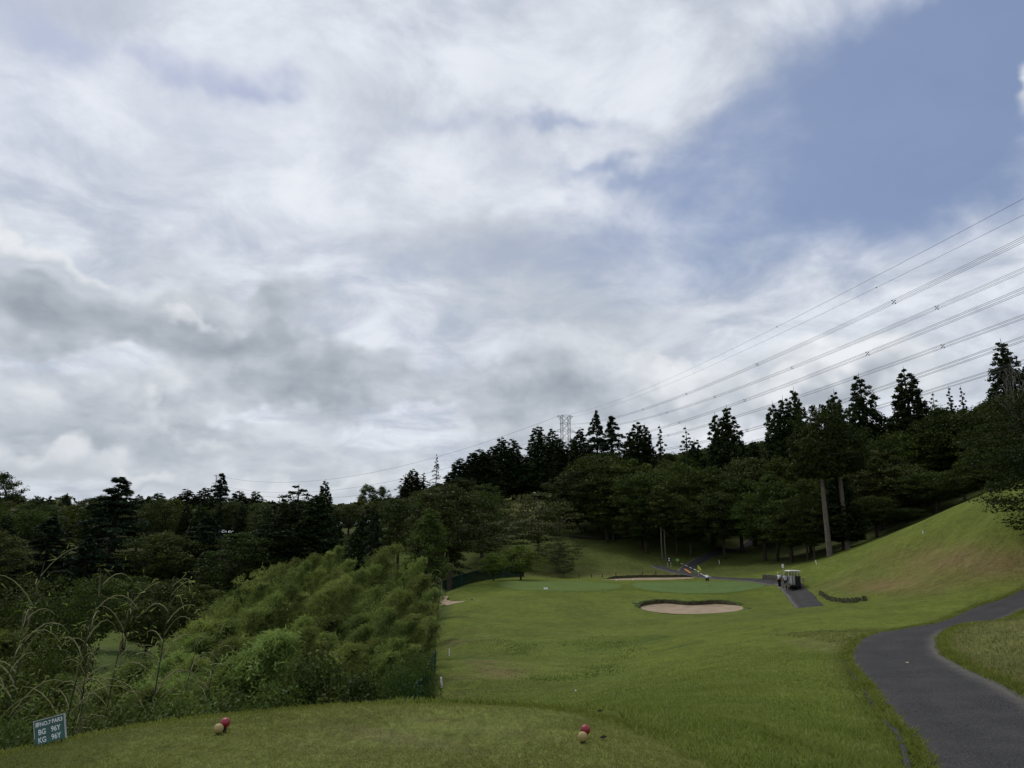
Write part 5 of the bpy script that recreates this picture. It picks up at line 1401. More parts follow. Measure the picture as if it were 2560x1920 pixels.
# putting golfer, bent forward, back to the tee
J = dict(pelvis=(0, 0.10, 0.90), chest=(0, -0.20, 1.18), neck=(0, -0.36, 1.26), head=(0, -0.47, 1.22), crown=(0, -0.55, 1.26), face=(0, -0.5, -0.85),
         sh_l=(0.19, -0.27, 1.18), el_l=(0.17, -0.34, 0.92), wr_l=(0.05, -0.40, 0.74), sh_r=(-0.19, -0.27, 1.18), el_r=(-0.17, -0.34, 0.92), wr_r=(-0.04, -0.42, 0.70),
         hip_l=(0.10, 0.10, 0.86), kn_l=(0.17, -0.02, 0.48), an_l=(0.19, 0.03, 0.09), to_l=(0.21, -0.15, 0.045), hip_r=(-0.10, 0.10, 0.86), kn_r=(-0.17, -0.02, 0.48), an_r=(-0.19, 0.03, 0.09), to_r=(-0.21, -0.15, 0.045))
gp = gpx(1769, 91.5)
pg = person((gp[0], gp[1], gp[2] + 0.016), R(172), J, M_SHIRT, M_NAVY, False, label='bent-over golfer in white shirt and dark shorts putting on the green')
c_, s_ = math.cos(R(172)), math.sin(R(172))
pt = empty('putter', (gp[0], gp[1], gp[2] + 0.016), R(172))
MB().tube([(0.0, -0.41, 0.82), (0.0, -0.62, 0.03)], 0.008, 6).build('shaft', mat('club_steel', (0.4, 0.4, 0.42), 0.3, 0.5, 0.8), pt)
MB().tube([(0.0, -0.405, 0.84), (0.0, -0.46, 0.62)], 0.014, 6).build('grip', M_BLACK, pt)
MB().box((0.04, -0.625, 0.022), (0.12, 0.03, 0.03)).build('head', mat('putter_head', (0.25, 0.25, 0.26), 0.4, 0.5, 0.7), pt, bevel=0.004)
tag(pt, 'putter held by the bent-over golfer on the green', 'golf club')
gs = gpx(1950, 79.0)
J = J_stand(); J['el_r'] = (-0.23, 0.05, 1.13); J['wr_r'] = (-0.12, -0.17, 1.02); J['el_l'] = (0.23, 0.05, 1.13); J['wr_l'] = (0.12, -0.17, 1.02)
person((gs[0], gs[1], gs[2]), R(-72), J, M_SHIRT, M_BLKC, True, sleeve=M_BLKC, cap=M_WHITE, label='golfer in white cap, white shirt and black trousers standing beside the cart')
gs = gpx(1966.5, 77.2)
J = J_stand(); J['el_r'] = (-0.27, -0.05, 1.14); J['wr_r'] = (-0.22, -0.26, 1.05)
person((gs[0], gs[1], gs[2] + 0.03), R(165), J, M_SHIRTB, M_NAVY, False, label='golfer in pale printed shirt and dark shorts at the back of the cart')

# golf cart: +Y is forward in its own frame
cg = gpx(1984, 76.6)
ct = empty('golf_cart', (cg[0], cg[1], cg[2] + 0.035), R(-10))
M_CBODY = mat('cart_body', (0.10, 0.105, 0.11), 0.35, 0.5, var=0.05)
M_CROOF = mat('cart_roof', (0.72, 0.72, 0.68), 0.4, 0.4, var=0.04)
M_TYRE = mat('tyre', (0.012, 0.012, 0.012), 0.85, 0.2)
M_RIM = mat('rim', (0.45, 0.45, 0.46), 0.35, 0.5, 0.5)
M_SEAT = mat('cart_seat', (0.10, 0.085, 0.07), 0.6, 0.3)
M_GLASSY = bpy.data.materials.new('windscreen'); M_GLASSY.use_nodes = True
n_ = NT(M_GLASSY.node_tree); n_.n.clear()
gl_ = n_.new('ShaderNodeBsdfGlossy'); gl_.inputs[1].default_value = 0.05; tr_ = n_.new('ShaderNodeBsdfTransparent'); tr_.inputs[0].default_value = (0.85, 0.88, 0.9, 1)
mx_ = n_.new('ShaderNodeMixShader'); mx_.inputs[0].default_value = 0.12; n_.l.new(tr_.outputs[0], mx_.inputs[1]); n_.l.new(gl_.outputs[0], mx_.inputs[2])
n_.l.new(mx_.outputs[0], n_.new('ShaderNodeOutputMaterial').inputs[0])
mb = MB(); mb.box((0, 0.0, 0.34), (1.16, 2.5, 0.14)); mb.box((0, -0.55, 0.52), (1.14, 0.55, 0.26)); mb.box((0, 0.25, 0.50), (1.14, 0.42, 0.22)); mb.build('chassis', M_CBODY, ct, bevel=0.03)
mb = MB(); prof = [(0.75, 0.40), (0.72, 0.95), (0.95, 0.92), (1.25, 0.74), (1.38, 0.52), (1.36, 0.30), (0.75, 0.30)]
mb.add([(s_ * 0.56, y_, z_) for s_ in (-1, 1) for y_, z_ in prof], [tuple(range(6, -1, -1)), tuple(range(7, 14))] + [(i, (i + 1) % 7, 7 + (i + 1) % 7, 7 + i) for i in range(7)])
cw = mb.build('front_cowl', M_CROOF, ct, bevel=0.04)
for s_ in (-1, 1): MB().lathe([(0.01, 0), (0.07, 0.01), (0.07, 0.03)], 12, c=(s_ * 0.38, 1.335, 0.58), axis='Y').build('headlight', M_SWHITE, cw)
mb = MB()
rp = []
for i in range(9):
    t = -1 + 2 * i / 8; rp.append((0.64 * t, 1.86 - 0.07 * t ** 4 - 0.02 * (t * t < 0.05)))
vv = []; ffr = []
for y_, dz_, sc_ in ((-1.30, -0.03, 0.94), (-1.15, 0.0, 1.0), (0.95, 0.0, 1.0), (1.12, -0.04, 0.94)):
    for x_, z_ in rp: vv.append((x_ * sc_, y_, z_ + dz_))
for i in range(3):
    for j in range(8): ffr.append((i * 9 + j, i * 9 + j + 1, (i + 1) * 9 + j + 1, (i + 1) * 9 + j))
mb.add(vv, ffr); rf = mb.build('roof', M_CROOF, ct, smooth=True); so = rf.modifiers.new('thick', 'SOLIDIFY'); so.thickness = 0.07
for s_ in (-1, 1):
    MB().tube([(s_ * 0.56, -1.05, 0.55), (s_ * 0.57, -1.08, 1.80)], 0.022, 8).build('pillar', M_CROOF, ct)
    MB().tube([(s_ * 0.55, 0.85, 0.92), (s_ * 0.56, 0.62, 1.80)], 0.022, 8).build('pillar', M_CROOF, ct)
for y_ in (-0.55, 0.25):
    st = MB().box((0, y_ + 0.03, 0.70), (1.10, 0.50, 0.12)).build('seat', M_SEAT, ct, bevel=0.04)
    MB().box((0, y_ - 0.25, 0.98), (1.08, 0.10, 0.42), rot=Matrix.Rotation(R(10), 3, 'X')).build('backrest', M_SEAT, st, bevel=0.035)
ws = MB().add([(-0.52, 0.84, 0.95), (0.52, 0.84, 0.95), (0.53, 0.64, 1.78), (-0.53, 0.64, 1.78)], [(0, 1, 2, 3)]).build('windscreen', M_GLASSY, ct)
so = ws.modifiers.new('thick', 'SOLIDIFY'); so.thickness = 0.005
sw = MB(); sw.lathe([(0.17, -0.012), (0.185, 0), (0.17, 0.012), (0.155, 0)], 20); o = sw.build('steering_wheel', M_BLACK, ct, loc=(-0.27, 0.55, 1.0)); o.rotation_euler = (R(50), 0, 0)
for s_ in (-1, 1):
    for y_ in (-0.80, 0.98):
        wh = MB().lathe([(0.10, -0.09), (0.19, -0.09), (0.225, -0.05), (0.225, 0.05), (0.19, 0.09), (0.10, 0.09)], 24, axis='X').build('wheel', M_TYRE, ct, loc=(s_ * 0.50, y_, 0.225), smooth=False)
        MB().lathe([(0.02, s_ * 0.096), (0.06, s_ * 0.10), (0.115, s_ * 0.093)], 16, axis='X').build('rim', M_RIM, wh)
mb = MB(); mb.box((0, -1.22, 0.40), (1.10, 0.34, 0.04)); mb.tube([(-0.52, -1.12, 1.12), (0.52, -1.12, 1.12)], 0.018, 6); mb.tube([(-0.52, -1.38, 0.46), (-0.52, -1.38, 0.62), (0.52, -1.38, 0.62), (0.52, -1.38, 0.46)], 0.015, 6)
mb.build('bag_rack', M_BLACK, ct)
MB().box((0, -1.30, 0.30), (1.12, 0.12, 0.12)).build('rear_bumper', M_BLACK, ct, bevel=0.02)
for s_ in (-1, 1): MB().box((s_ * 0.48, -1.365, 0.33), (0.10, 0.02, 0.06)).build('tail_light', mat('tail_red', (0.35, 0.02, 0.02), 0.3), ct)
tag(ct, 'white-roofed golf cart parked on the path with bags at its back', 'golf cart')
cm = Matrix.Translation(ct.location) @ Matrix.Rotation(R(-10), 4, 'Z')
bag_cols = [((0.42, 0.42, 0.42), 'grey and white golf bag with clubs on the cart, next to the printed-shirt golfer'), ((0.30, 0.31, 0.28), 'pale patterned golf bag with clubs, second from the printed-shirt golfer'), ((0.014, 0.014, 0.016), 'black golf bag with clubs, third from the printed-shirt golfer'), ((0.022, 0.020, 0.024), 'black golf bag with a yellow headcover at the far corner of the cart')]
M_CLUB = mat('club_heads', (0.05, 0.05, 0.055), 0.4, 0.5, 0.3)
M_COVER = mat('head_cover', (0.50, 0.50, 0.48), 0.8, 0.1)
for i, (c, lab) in enumerate(bag_cols):
    p = cm @ Vector((-0.40 + 0.27 * i, -1.24, 0.43)); b = empty('golf_bag', p, R(-10)); b.rotation_euler = (R(5), 0, R(-10))
    mb_ = mat('bag_%d' % i, c, 0.6, 0.3, var=0.35, vscale=9)
    MB().lathe([(0.105, 0.0), (0.115, 0.03), (0.110, 0.40), (0.120, 0.80), (0.128, 0.86), (0.10, 0.87)], 14).build('bag', mb_, b)
    MB().box((0, -0.125, 0.30), (0.15, 0.07, 0.36)).build('pocket', mb_, b, bevel=0.02)
    for j in range(6):
        a = j * 1.05; q = (0.06 * math.cos(a), 0.06 * math.sin(a)); L = 1.02 + 0.05 * ((j * 7) % 4)
        mb = MB(); mb.tube([(q[0], q[1], 0.70), (q[0] * 1.5, q[1] * 1.5, L)], 0.006, 5)
        if j < 2: mb.lathe([(0.02, L - 0.03), (0.045, L), (0.05, L + 0.05), (0.03, L + 0.10)], 8, c=(q[0] * 1.5, q[1] * 1.5, 0))
        else: mb.box((q[0] * 1.5 + 0.02, q[1] * 1.5, L + 0.01), (0.07, 0.02, 0.05))
        mb.build('club', (M_YELLOW if i == 3 and j == 0 else (M_COVER if j < 2 else M_CLUB)), b)
    tag(b, lab, 'golf bag')

# ------------------------------------------------------------------ stakes, signs and small things on the course
def white_stake(px, py, hpx, label, w=0.06, lean=(0, 0), y0=8.0, Y=None):
    g = ground_hit(px, py, y0, 160) if Y is None else gpx(px, Y)
    Hs = hpx * math.hypot(g[1], 1) / F_PX
    o = MB().box((0, 0, Hs / 2 - 0.1), (w, w, Hs + 0.2)).build('white_stake', M_WHITE, None, loc=g, bevel=0.006)
    o.rotation_euler = (lean[0], lean[1], 0.3); tag(o, label, 'stake')
white_stake(1104, 1718, 22, 'leaning white stake beside the dark net at the end of the grove', 0.07, (0, -0.10), 15)
white_stake(1123, 1640, 16, 'thin white stake on the fairway edge farther along the grove', 0.05, (0, -0.02), 15)
white_stake(1799, 1404, 10, 'white stake on the bank above the path junction', 0.09, (0, -0.10), 95, Y=118)
white_stake(2041, 1405, 10, 'white stake at the foot of the two tall bare trunks', 0.09, (0, -0.14), 80, Y=92)
white_stake(2308, 1322, 7, 'white stake on the crest of the grassy hill', 0.09, (0, 0), 50, Y=67)
def board(name, px, Y, zc, w, hh, m, label, cat, post_h, post_m, rz=0.0, posts=1, text=None, tm=None, th=0.03):
    g = gpx(px, Y); t = empty(name, g, rz)
    b = MB().box((0, 0, zc), (w, th, hh)).build('board', m, t, bevel=0.008)
    for k in range(posts):
        xx = 0 if posts == 1 else (-w * 0.42 + k * w * 0.84)
        MB().tube([(xx, th * 0.9, -0.2), (xx, th * 0.9, zc)], 0.025, 6).build('post', post_m, t)
    tag(t, label, cat); return t
t = board('course_sign', 1673.5, 117, 1.15, 0.62, 0.75, mat('black_board', (0.012, 0.016, 0.014), 0.5), 'dark square sign with two white marks on white legs by the path junction', 'sign', 1, M_WHITE, posts=2)
for z_ in (1.32, 1.02): MB().lathe([(0.02, 0), (0.11, 0.004), (0.11, 0.012)], 14, c=(0, -0.032, z_), axis='Y').build('mark', M_WHITE, t)
t = board('course_sign', 1694, 118, 0.95, 0.72, 0.50, mat('green_board', (0.02, 0.11, 0.03), 0.5), 'green sign with pale yellow-green figures by the path junction', 'sign', 1, M_IRON, posts=2)
M_LIME = mat('lime_paint', (0.35, 0.55, 0.12), 0.6)
MB().box((0.02, -0.025, 0.80), (0.52, 0.012, 0.08)).build('underline', M_LIME, t)
for k, (x_, hh_) in enumerate(((-0.2, 0.16), (-0.06, 0.2), (0.07, 0.2), (0.2, 0.24))): MB().box((x_, -0.025, 0.98), (0.09, 0.012, hh_)).build('figure', M_LIME, t)
g = gpx(1959, 92); t = empty('box_post', (g[0], g[1], g[2]))
zb_ = at(1959, 1415, 92)[2] - g[2]
MB().box((0, 0, zb_), (0.24, 0.16, 0.46)).build('box', M_WHITE, t, bevel=0.02); MB().box((0.14, 0.01, zb_), (0.05, 0.15, 0.44)).build('side_panel', mat('grey_panel', (0.09, 0.095, 0.09), 0.6), t)
MB().tube([(0, 0, -0.3), (0, 0, zb_ - 0.2)], 0.03, 8).build('post', M_RIM, t); tag(t, 'white box on a thin post on the bank behind the cart', 'post')
g = gpx(2010, 74); t = empty('round_sign', (g[0], g[1], g[2])); zb_ = at(2010, 1449, 74)[2] - g[2]
t.rotation_euler = (0, 0, R(-18))
MB().lathe([(0.02, 0), (0.16, 0.002), (0.16, 0.02), (0.02, 0.02)], 24, c=(0, 0, zb_), axis='Y').build('disc', mat('sign_red', (0.13, 0.02, 0.02), 0.5), t)
MB().lathe([(0.01, -0.004), (0.10, -0.003), (0.10, 0.001)], 24, c=(0, 0, zb_), axis='Y').build('face', mat('sign_pale', (0.42, 0.38, 0.36), 0.5), t)
lettering('8', 0, zb_ - 0.058, 0.17, 0.9, t, mat('sign_figure', (0.05, 0.03, 0.03), 0.5), y=-0.006, align='CENTER')
MB().tube([(0, 0.03, -0.3), (0, 0.03, zb_)], 0.02, 6).build('post', M_IRON, t); tag(t, 'round red-edged sign beside the parked cart', 'sign')
# white plate on the duller green
g = gpx(1364.5, 84.3); t = MB().box((0, 0, 0.09), (0.46, 0.03, 0.20), rot=Matrix.Rotation(R(-20), 3, 'X')).build('marker_plate', M_WHITE, None, loc=(g[0], g[1], g[2] + 0.03), bevel=0.006); tag(t, 'white plate standing on the duller green', 'marker')
for px, Y, lab in ((1541.5, 99.6, 'white ball-shaped marker at the rim of the duller green'), (1581.5, 100.8, 'white ball-shaped marker in front of the back bunker')):
    g = gpx(px, Y); t = empty('ball_marker', g); v, f = dimple_ball(0.10, 60, 24, 14, 0.03); obj('ball', npmesh('ball', v + np.array([0, 0, 0.11]), f, M_WHITE), t)
    MB().lathe([(0.025, -0.1), (0.025, 0.03)], 8).build('stake', M_IRON, t); tag(t, lab, 'marker')
g = ground_hit(1439, 1729, 10, 60); v, f = dimple_ball(0.0214, 120, 36, 20, 0.04); o = obj('golf_ball', npmesh('golf_ball', v * 1.3, f, M_WHITE), None, (g[0], g[1], g[2] + 0.026)); tag(o, 'white golf ball lying on the grass beyond the tee', 'ball')
def rake(a, b, Y0, label, hm):
    pa = ground_hit(*a, 40, 130); pb = ground_hit(*b, 40, 130); d = Vector(pb) - Vector(pa); L = d.length; d.normalize()
    t = empty('bunker_rake', pa, math.atan2(d.y, d.x)); sl = math.asin(max(-0.3, min(0.3, d.z)))
    MB().tube([(0, 0, 0.06), (L, 0, 0.06 + L * math.tan(sl))], 0.022, 6).build('handle', hm, t)
    mb = MB(); mb.box((0, 0, 0.05), (0.06, 0.60, 0.05))
    for k in range(9): mb.box((0, -0.27 + 0.0675 * k, 0.0), (0.02, 0.02, 0.10))
    mb.build('head', M_BLACK, t); tag(t, label, 'rake')
rake((1588, 1509), (1603, 1503.5), 70, 'pale-handled rake lying at one end of the front bunker', mat('rake_pale', (0.4, 0.42, 0.36), 0.6))
rake((1871, 1522), (1856, 1526), 70, 'dark-headed rake lying at the other end of the front bunker', mat('rake_wood', (0.25, 0.26, 0.2), 0.6))
rake((1184, 1500), (1196, 1503), 70, 'yellowish rake lying beside the small bunker by the grove', mat('rake_straw', (0.45, 0.42, 0.22), 0.6))

# ------------------------------------------------------------------ fences and timber edging
M_NET = bpy.data.materials.new('green_net'); M_NET.use_nodes = True
n_ = NT(M_NET.node_tree); n_.n.clear()
di_ = n_.new('ShaderNodeBsdfDiffuse'); di_.inputs[0].default_value = (0.006, 0.026, 0.024, 1); tr_ = n_.new('ShaderNodeBsdfTransparent')
mx_ = n_.new('ShaderNodeMixShader'); mx_.inputs[0].default_value = 0.72; n_.l.new(tr_.outputs[0], mx_.inputs[1]); n_.l.new(di_.outputs[0], mx_.inputs[2]); n_.l.new(mx_.outputs[0], n_.new('ShaderNodeOutputMaterial').inputs[0])
M_FPOST = mat('fence_post', (0.03, 0.08, 0.075), 0.6, 0.3)
def net_fence(pts, hgt, label, step=3.0):
    ln = smooth_line(pts, step); z = h(ln[:, 0], ln[:, 1]); t = empty('net_fence', (ln[0, 0], ln[0, 1], z[0]))
    L0 = np.array([ln[0, 0], ln[0, 1], z[0]])
    p = np.c_[ln, z] - L0
    for q in p: MB().tube([tuple(q + (0, 0, -0.3)), tuple(q + (0, 0, hgt + 0.05))], 0.03, 6).build('post', M_FPOST, t)
    for a, b in zip(p[:-1], p[1:]):
        o = MB().add([tuple(a), tuple(b), tuple(b + (0, 0, hgt)), tuple(a + (0, 0, hgt))], [(0, 1, 2, 3)]).build('net', M_NET, t)
        so = o.modifiers.new('thick', 'SOLIDIFY'); so.thickness = 0.01
    MB().tube([tuple(q + (0, 0, hgt)) for q in p], 0.012, 5).build('top_wire', M_FPOST, t)
    tag(t, label, 'fence')
net_fence([gpx(1105, 92)[:2], gpx(1140, 94)[:2], gpx(1190, 99)[:2], gpx(1250, 105)[:2], gpx(1310, 108)[:2]], 1.5, 'dark green net fence on posts behind the mound of the greens')
net_fence([gpx(1000, 17)[:2], gpx(1035, 21)[:2], gpx(1070, 26)[:2], gpx(1088, 31)[:2]], 0.9, 'low dark net fence at the end of the bamboo grove', 2.0)
M_LOG = mat('weathered_log', (0.13, 0.115, 0.095), 0.9, 0.1, var=0.35, vscale=5)
M_DLOG = mat('dark_log', (0.030, 0.026, 0.020), 0.95, 0.1, var=0.4, vscale=4)
def log_wall(pts, hgt, label, step, m, jit=0.08, r0=0.07):
    ln = smooth_line(pts, step); z = h(ln[:, 0], ln[:, 1]); t = empty('log_wall', (ln[0, 0], ln[0, 1], z[0])); L0 = np.array([ln[0, 0], ln[0, 1], z[0]])
    mes = [MB().lathe([(r0, -0.3), (r0, hgt * k), (r0 * 0.8, hgt * k + 0.02)], 8).mesh('log', m) for k in (1.0, 0.86, 1.1)]
    for i, q in enumerate(np.c_[ln, z] - L0):
        o = obj('log', mes[i % 3], t, tuple(q)); o.rotation_euler = (rng.normal() * jit, rng.normal() * jit, i)
    tag(t, label, 'wall')
log_wall([gpx(1908, 92)[:2], gpx(1925, 90)[:2], gpx(1945, 86)[:2], gpx(1962, 82)[:2]], 0.62, 'low wall of upright grey logs beside the parked cart', 0.30, M_LOG, r0=0.11)
log_wall([gpx(2050, 67)[:2], gpx(2072, 63)[:2], gpx(2100, 60)[:2], gpx(2140, 57)[:2], gpx(2165, 56)[:2]], 0.34, 'low mossy wall of upright logs at the foot of the grassy hill', 0.24, mat('mossy_log', (0.10, 0.10, 0.055), 0.95, 0.1, var=0.5, vscale=4), 0.12, 0.085)
ln = smooth_line([gpx(1425, 137)[:2], gpx(1500, 136)[:2], gpx(1580, 136)[:2], gpx(1645, 137)[:2]], 2.2); z = h(ln[:, 0], ln[:, 1]); t = empty('timber_edging', (ln[0, 0], ln[0, 1], z[0]))
for i in range(len(ln) - 1):
    a = Vector((*ln[i], z[i] + 0.18)); b = Vector((*ln[i + 1], z[i + 1] + 0.18)); o_ = Vector((ln[0, 0], ln[0, 1], z[0]))
    MB().tube([tuple(a - o_), tuple(b - o_)], 0.26, 8).build('log', M_DLOG, t)
tag(t, 'dark line of logs edging the slope under the wood', 'edging')
# short dark posts behind the back bunker
G_P = 'short dark posts behind the back bunker'
for px, Y in ((1448, 107.5), (1479, 106.8), (1506, 107), (1540, 108), (1606, 109), (1640, 109)):
    g = gpx(px, Y); o = MB().lathe([(0.05, -0.2), (0.05, 0.55), (0.03, 0.58)], 8).build('short_post', M_DLOG, None, loc=g); tag(o, 'short dark post in the row behind the back bunker', 'post', G_P)
# kerb stones sunk in the grass along the near path
t = empty('path_kerb', (*path_near[10], h1(*path_near[10]))); O_ = Vector(t.location)
M_KERB = mat('kerb_concrete', (0.035, 0.034, 0.03), 0.9, 0.2, var=0.4, vscale=6)
d_ = tg; off = path_near + np.c_[d_[:, 1], -d_[:, 0]] * -(PW_NEAR + 0.20)
for i in range(8, 64, 2):
    if 26 < i < 32 or 40 < i < 46: continue
    p = off[i]; a = math.atan2(d_[i, 1], d_[i, 0]); zz = h1(p[0], p[1])
    o = MB().box((0, 0, 0), (0.46, 0.065, 0.16)).build('kerb_stone', M_BLACK if i < 26 else M_KERB, t, loc=(p[0] - O_.x, p[1] - O_.y, zz - 0.035 - O_.z + 0.01 * rng.normal()), bevel=0.012); o.rotation_euler = (0.03 * rng.normal(), 0.03 * rng.normal(), a)
tag(t, 'broken dark kerb sunk in the grass along the near cart path', 'kerb')
# painted marks on the far path
def mark(name, p0, p1, w, m, label, z0=0.07):
    a = Vector(gpx(*p0)); b = Vector(gpx(*p1)); d = (b - a); d.z = 0; d.normalize(); q = Vector((-d.y, d.x, 0)) * w / 2
    up = Vector((0, 0, z0))
    n = 6; vv = []
    for i in range(n + 1):
        c = a.lerp(b, i / n); c.z = h1(c.x, c.y)
        vv += [c - q + up, c + q + up]
    o = MB().add(vv, [(2 * i, 2 * i + 2, 2 * i + 3, 2 * i + 1) for i in range(n)]).build(name, m); tag(o, label, 'road marking', 'white dashes at the path junction' if m is M_WHITE else None)
mark('painted_arrow', (1712, 115.2), (1727, 110.2), 0.35, M_ORANGE, 'orange painted bar on the path at the junction')
for a, b in (((1702,119.5),(1708,118.8)),((1712,118.4),(1719,117.4)),((1724,116.6),(1730,115.4)),((1735,114.6),(1740,113.4)),((1743,112.6),(1748,111.2)),((1752,108.6),(1755,107.4)),((1757,106.6),(1762,105.2)),((1766,104.4),(1778,102.8))):
    mark('painted_dash', a, b, 0.22, M_WHITE, 'white painted dash on the path at the junction')
# fallen scraps
for px, py, m, lab in ((1928+340, 1661, mat('dead_leaf', (0.42, 0.33, 0.2), 0.8), 'pale dead leaf lying on the near cart path'), (1467, 1771, M_DLOG, 'dark clod on the tee edge'), (1500, 1783, M_DLOG, 'dark clod on the tee edge'), (1508, 1850, M_DLOG, 'dark bark scrap next to the tee marker near the path')):
    g = ground_hit(px, py, 5, 40); s_ = 0.05 if 'leaf' in lab else 0.028
    mb = MB(); mb.add([(-s_ * 1.6, -s_ * .3, .012), (0, -s_ * .8, .004), (s_ * 1.5, 0, .016), (0.2 * s_, s_ * .8, .006), (0, 0, .03)], [(0, 1, 4), (1, 2, 4), (2, 3, 4), (3, 0, 4), (0, 3, 2, 1)])
    o = mb.build('dead_leaf' if 'leaf' in lab else 'clod', m, None, loc=(g[0], g[1], g[2] + (0.035 if 'leaf' in lab else 0.012))); o.rotation_euler = (0, 0, 0.3); tag(o, lab, 'leaf' if 'leaf' in lab else 'debris', 'clods on the tee edge' if 'clod' in lab else None)

# ------------------------------------------------------------------ pylons and power lines
M_STEEL = mat('pylon_steel', (0.20, 0.21, 0.225), 0.6, 0.4, 0.3)
M_WIRE = mat('wire', (0.055, 0.055, 0.06), 0.6, 0.3)
TWX, TWY = at(1413, 1040, 520)[:2]; TOPZ = at(1413, 1040, 520)[2]
def pylon(x, y, top, base, rz, label, k=1.0):
    t = empty('pylon', (x, y, base), rz); H = top - base; r_ = 0.12
    def hw(z): return 2.9 + max(0, (H - z - 30)) * 0.06
    lv = [0] + [H - q for q in (44, 36, 29, 23, 17, 11, 5.5, 0) if H - q > 2]
    cor = ((-1, -1), (1, -1), (1, 1), (-1, 1))
    for sx, sy in cor: MB().tube([(sx * hw(z), sy * hw(z), z) for z in lv], r_ * 1.6, 4).build('leg', M_STEEL, t)
    br = MB()
    for a, b in zip(lv[:-1], lv[1:]):
        for i in range(4):
            (x0, y0), (x1, y1) = cor[i], cor[(i + 1) % 4]
            A = (x0 * hw(a), y0 * hw(a), a); B = (x1 * hw(b), y1 * hw(b), b); C2 = (x1 * hw(a), y1 * hw(a), a); D2 = (x0 * hw(b), y0 * hw(b), b)
            br.tube([A, B], r_, 3); br.tube([C2, D2], r_, 3); br.tube([D2, B], r_, 3)
    br.build('bracing', M_STEEL, t)
    for s in (-1, 1):
        for zz, L in ((H, 6.2), (H - 12, 8.0), (H - 19.5, 8.4), (H - 27, 8.8)):
            m_ = MB(); w = hw(zz)
            for sy in (-1, 1):
                m_.tube([(s * w, sy * w, zz), (s * (w + L - 2.9), 0, zz - (0 if zz == H else 0.2))], r_, 3); m_.tube([(s * w, sy * w, zz - 3.0 if zz == H else zz + 2.6), (s * (w + L - 2.9), 0, zz)], r_, 3)
                m_.tube([(s * (w + (L - 2.9) * .5), sy * w * .5, zz), (s * (w + (L - 2.9) * .5), sy * w * .5, zz + (-1.5 if zz == H else 1.3))], r_ * .8, 3)
            m_.build('cross_arm', M_STEEL, t)
    tag(t, label, 'pylon')
pylon(TWX, TWY, TOPZ, h1(TWX, TWY) - 2, R(14), 'lattice steel pylon rising behind the ridge cedars')
X2, Y2 = at(547, 1188, 1000)[:2]; Z2 = at(547, 1188, 1000)[2]
pylon(X2, Y2, Z2, h1(X2, Y2) - 2, R(30), 'far lattice pylon half hidden by the spiky deodar')
KX = 0.0666
def wire_curve(obs, off):
    """plan line through the corridor; heights from the picture along it"""
    ys, zs = [], []
    for px, py in obs:
        u, a, b = ray(px, py); xr = u / a
        Y = (68.0 + off + 95 * KX) / (xr + KX); ys.append(Y); zs.append(EYE + b / a * Y)
    return np.polyfit(ys, zs, 2)
wires = [('ground', [(2560,495),(2250,655),(1954,817),(1596,978),(1436,1033)], -5.5, 'thin top wire of the power line, farther from the conductors'),
         ('ground', [(2560,535),(2300,664),(2020,805),(1646,970),(1436,1042)], 5.5, 'thin top wire of the power line, nearer to the conductors'),
         ('phase', [(2560,597),(2323,713),(2010,860),(1727,980),(1598,1027)], -5.5, 'uppermost conductor bundle with spacers'),
         ('phase', [(2560,675),(2447,723),(2112,867),(1812,983),(1672,1030)], 5.5, 'second highest conductor bundle with spacers'),
         ('phase', [(2560,725),(2335,817),(2015,945),(1729,1046),(1640,1074)], -5.5, 'third highest conductor bundle with spacers'),
         ('phase', [(2560,790),(2462,828),(2121,951),(1900,1022),(1685,1085)], 5.5, 'fourth highest conductor bundle with spacers'),
         ('phase', [(2560,845),(2348,923),(2188,979),(2107,1001),(1859,1079)], -5.5, 'fifth highest conductor bundle with spacers'),
         ('phase', [(2560,903),(2460,938),(2298,986),(2100,1046),(1780,1128)], 5.5, 'lowest conductor bundle with spacers')]
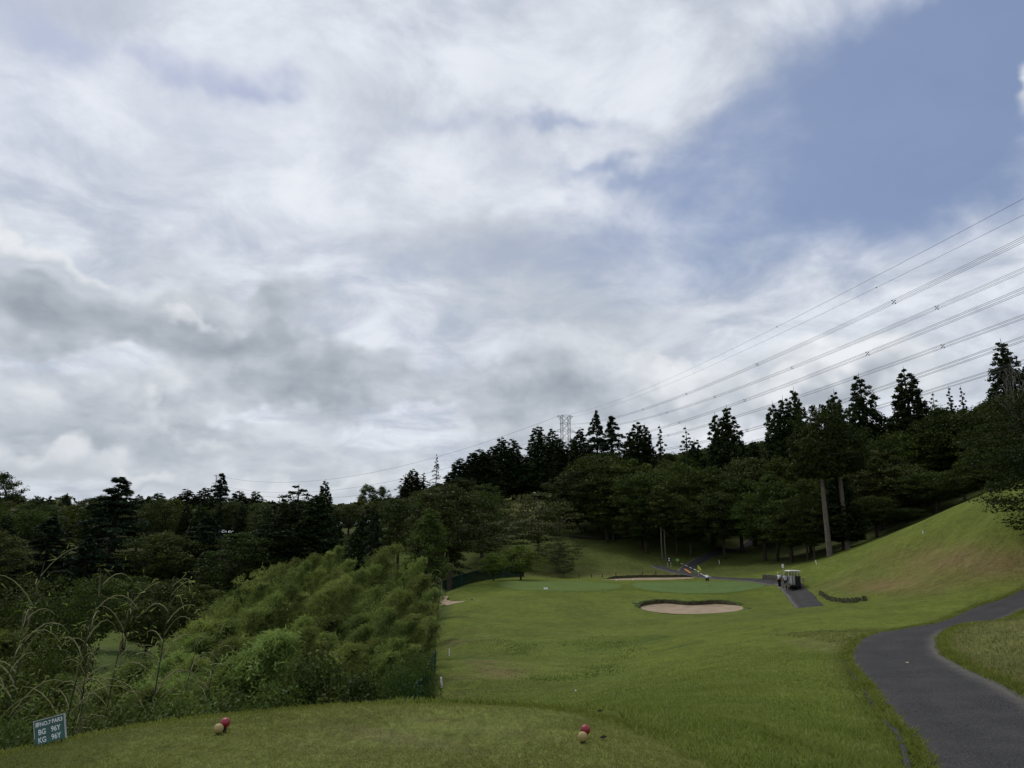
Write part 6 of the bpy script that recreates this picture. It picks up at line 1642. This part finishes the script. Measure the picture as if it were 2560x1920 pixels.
for kind, obs, off, lab in wires:
    pf = wire_curve(obs, off)
    ys = np.r_[np.linspace(-40, 260, 61), np.linspace(275, 512, 30)]; xs = 68.0 + off - KX * (ys - 95); zs = np.polyval(pf, ys)
    t = empty('power_line', (xs[8], ys[8], zs[8])); O_ = np.array([xs[8], ys[8], zs[8]])
    p = np.c_[xs, ys, zs] - O_
    if kind == 'ground':
        MB().tube([tuple(q) for q in p], 0.028, 4, cap=False).build('conductor', M_WIRE, t)
        sp = MB().lathe([(0.02, -0.12), (0.12, -0.05), (0.12, 0.05), (0.02, 0.12)], 8).mesh('damper', M_BLACK)
        for yy in ((150, 270, 390) if off < 0 else (130, 240, 350)): obj('damper', sp, t, (68 + off - KX * (yy - 95) - O_[0], yy - O_[1], float(np.polyval(pf, yy)) - O_[2]))
    else:
        for dx_, dz_ in ((-.25, -.25), (.25, -.25), (.25, .25), (-.25, .25)):
            MB().tube([tuple(q + np.array([dx_, 0, dz_])) for q in p], 0.026, 4, cap=False).build('conductor', M_WIRE, t)
        mb = MB(); mb.tube([(-.25, 0, -.25), (.25, 0, .25)], .035, 4); mb.tube([(-.25, 0, .25), (.25, 0, -.25)], .035, 4)
        for dx_, dz_ in ((-.25, -.25), (.25, -.25), (.25, .25), (-.25, .25)): mb.box((dx_, 0, dz_), (.12, .2, .12))
        sp = mb.mesh('spacer', M_BLACK); y0_ = {-5.5: 108, 5.5: 96}[off] + (len(lab) % 3) * 9
        for yy in np.arange(y0_, 420, 54): obj('spacer', sp, t, (68 + off - KX * (yy - 95) - O_[0], yy - O_[1], float(np.polyval(pf, yy)) - O_[2]))
    tag(t, lab, 'power line')
# lines going on from the near pylon to the far one
for i, (dz_, o1, lab) in enumerate(((0, -5, 'thin wire running from the near pylon to the far pylon, topmost'), (-13, -7, 'wire running from the near pylon to the far pylon, in the middle'), (-20, 7, 'wire running from the near pylon to the far pylon, lowest'))):
    a = np.array([TWX + o1, TWY, TOPZ + dz_]); b = np.array([X2 + o1, Y2, Z2 + dz_ * 0.9]); q = np.linspace(0, 1, 40)[:, None]
    p = a + (b - a) * q; p[:, 2] -= 26 * 4 * (q * (1 - q))[:, 0]
    t = empty('power_line', tuple(a)); MB().tube([tuple(k - a) for k in p], 0.10, 4, cap=False).build('conductor', M_WIRE, t); tag(t, lab, 'power line')
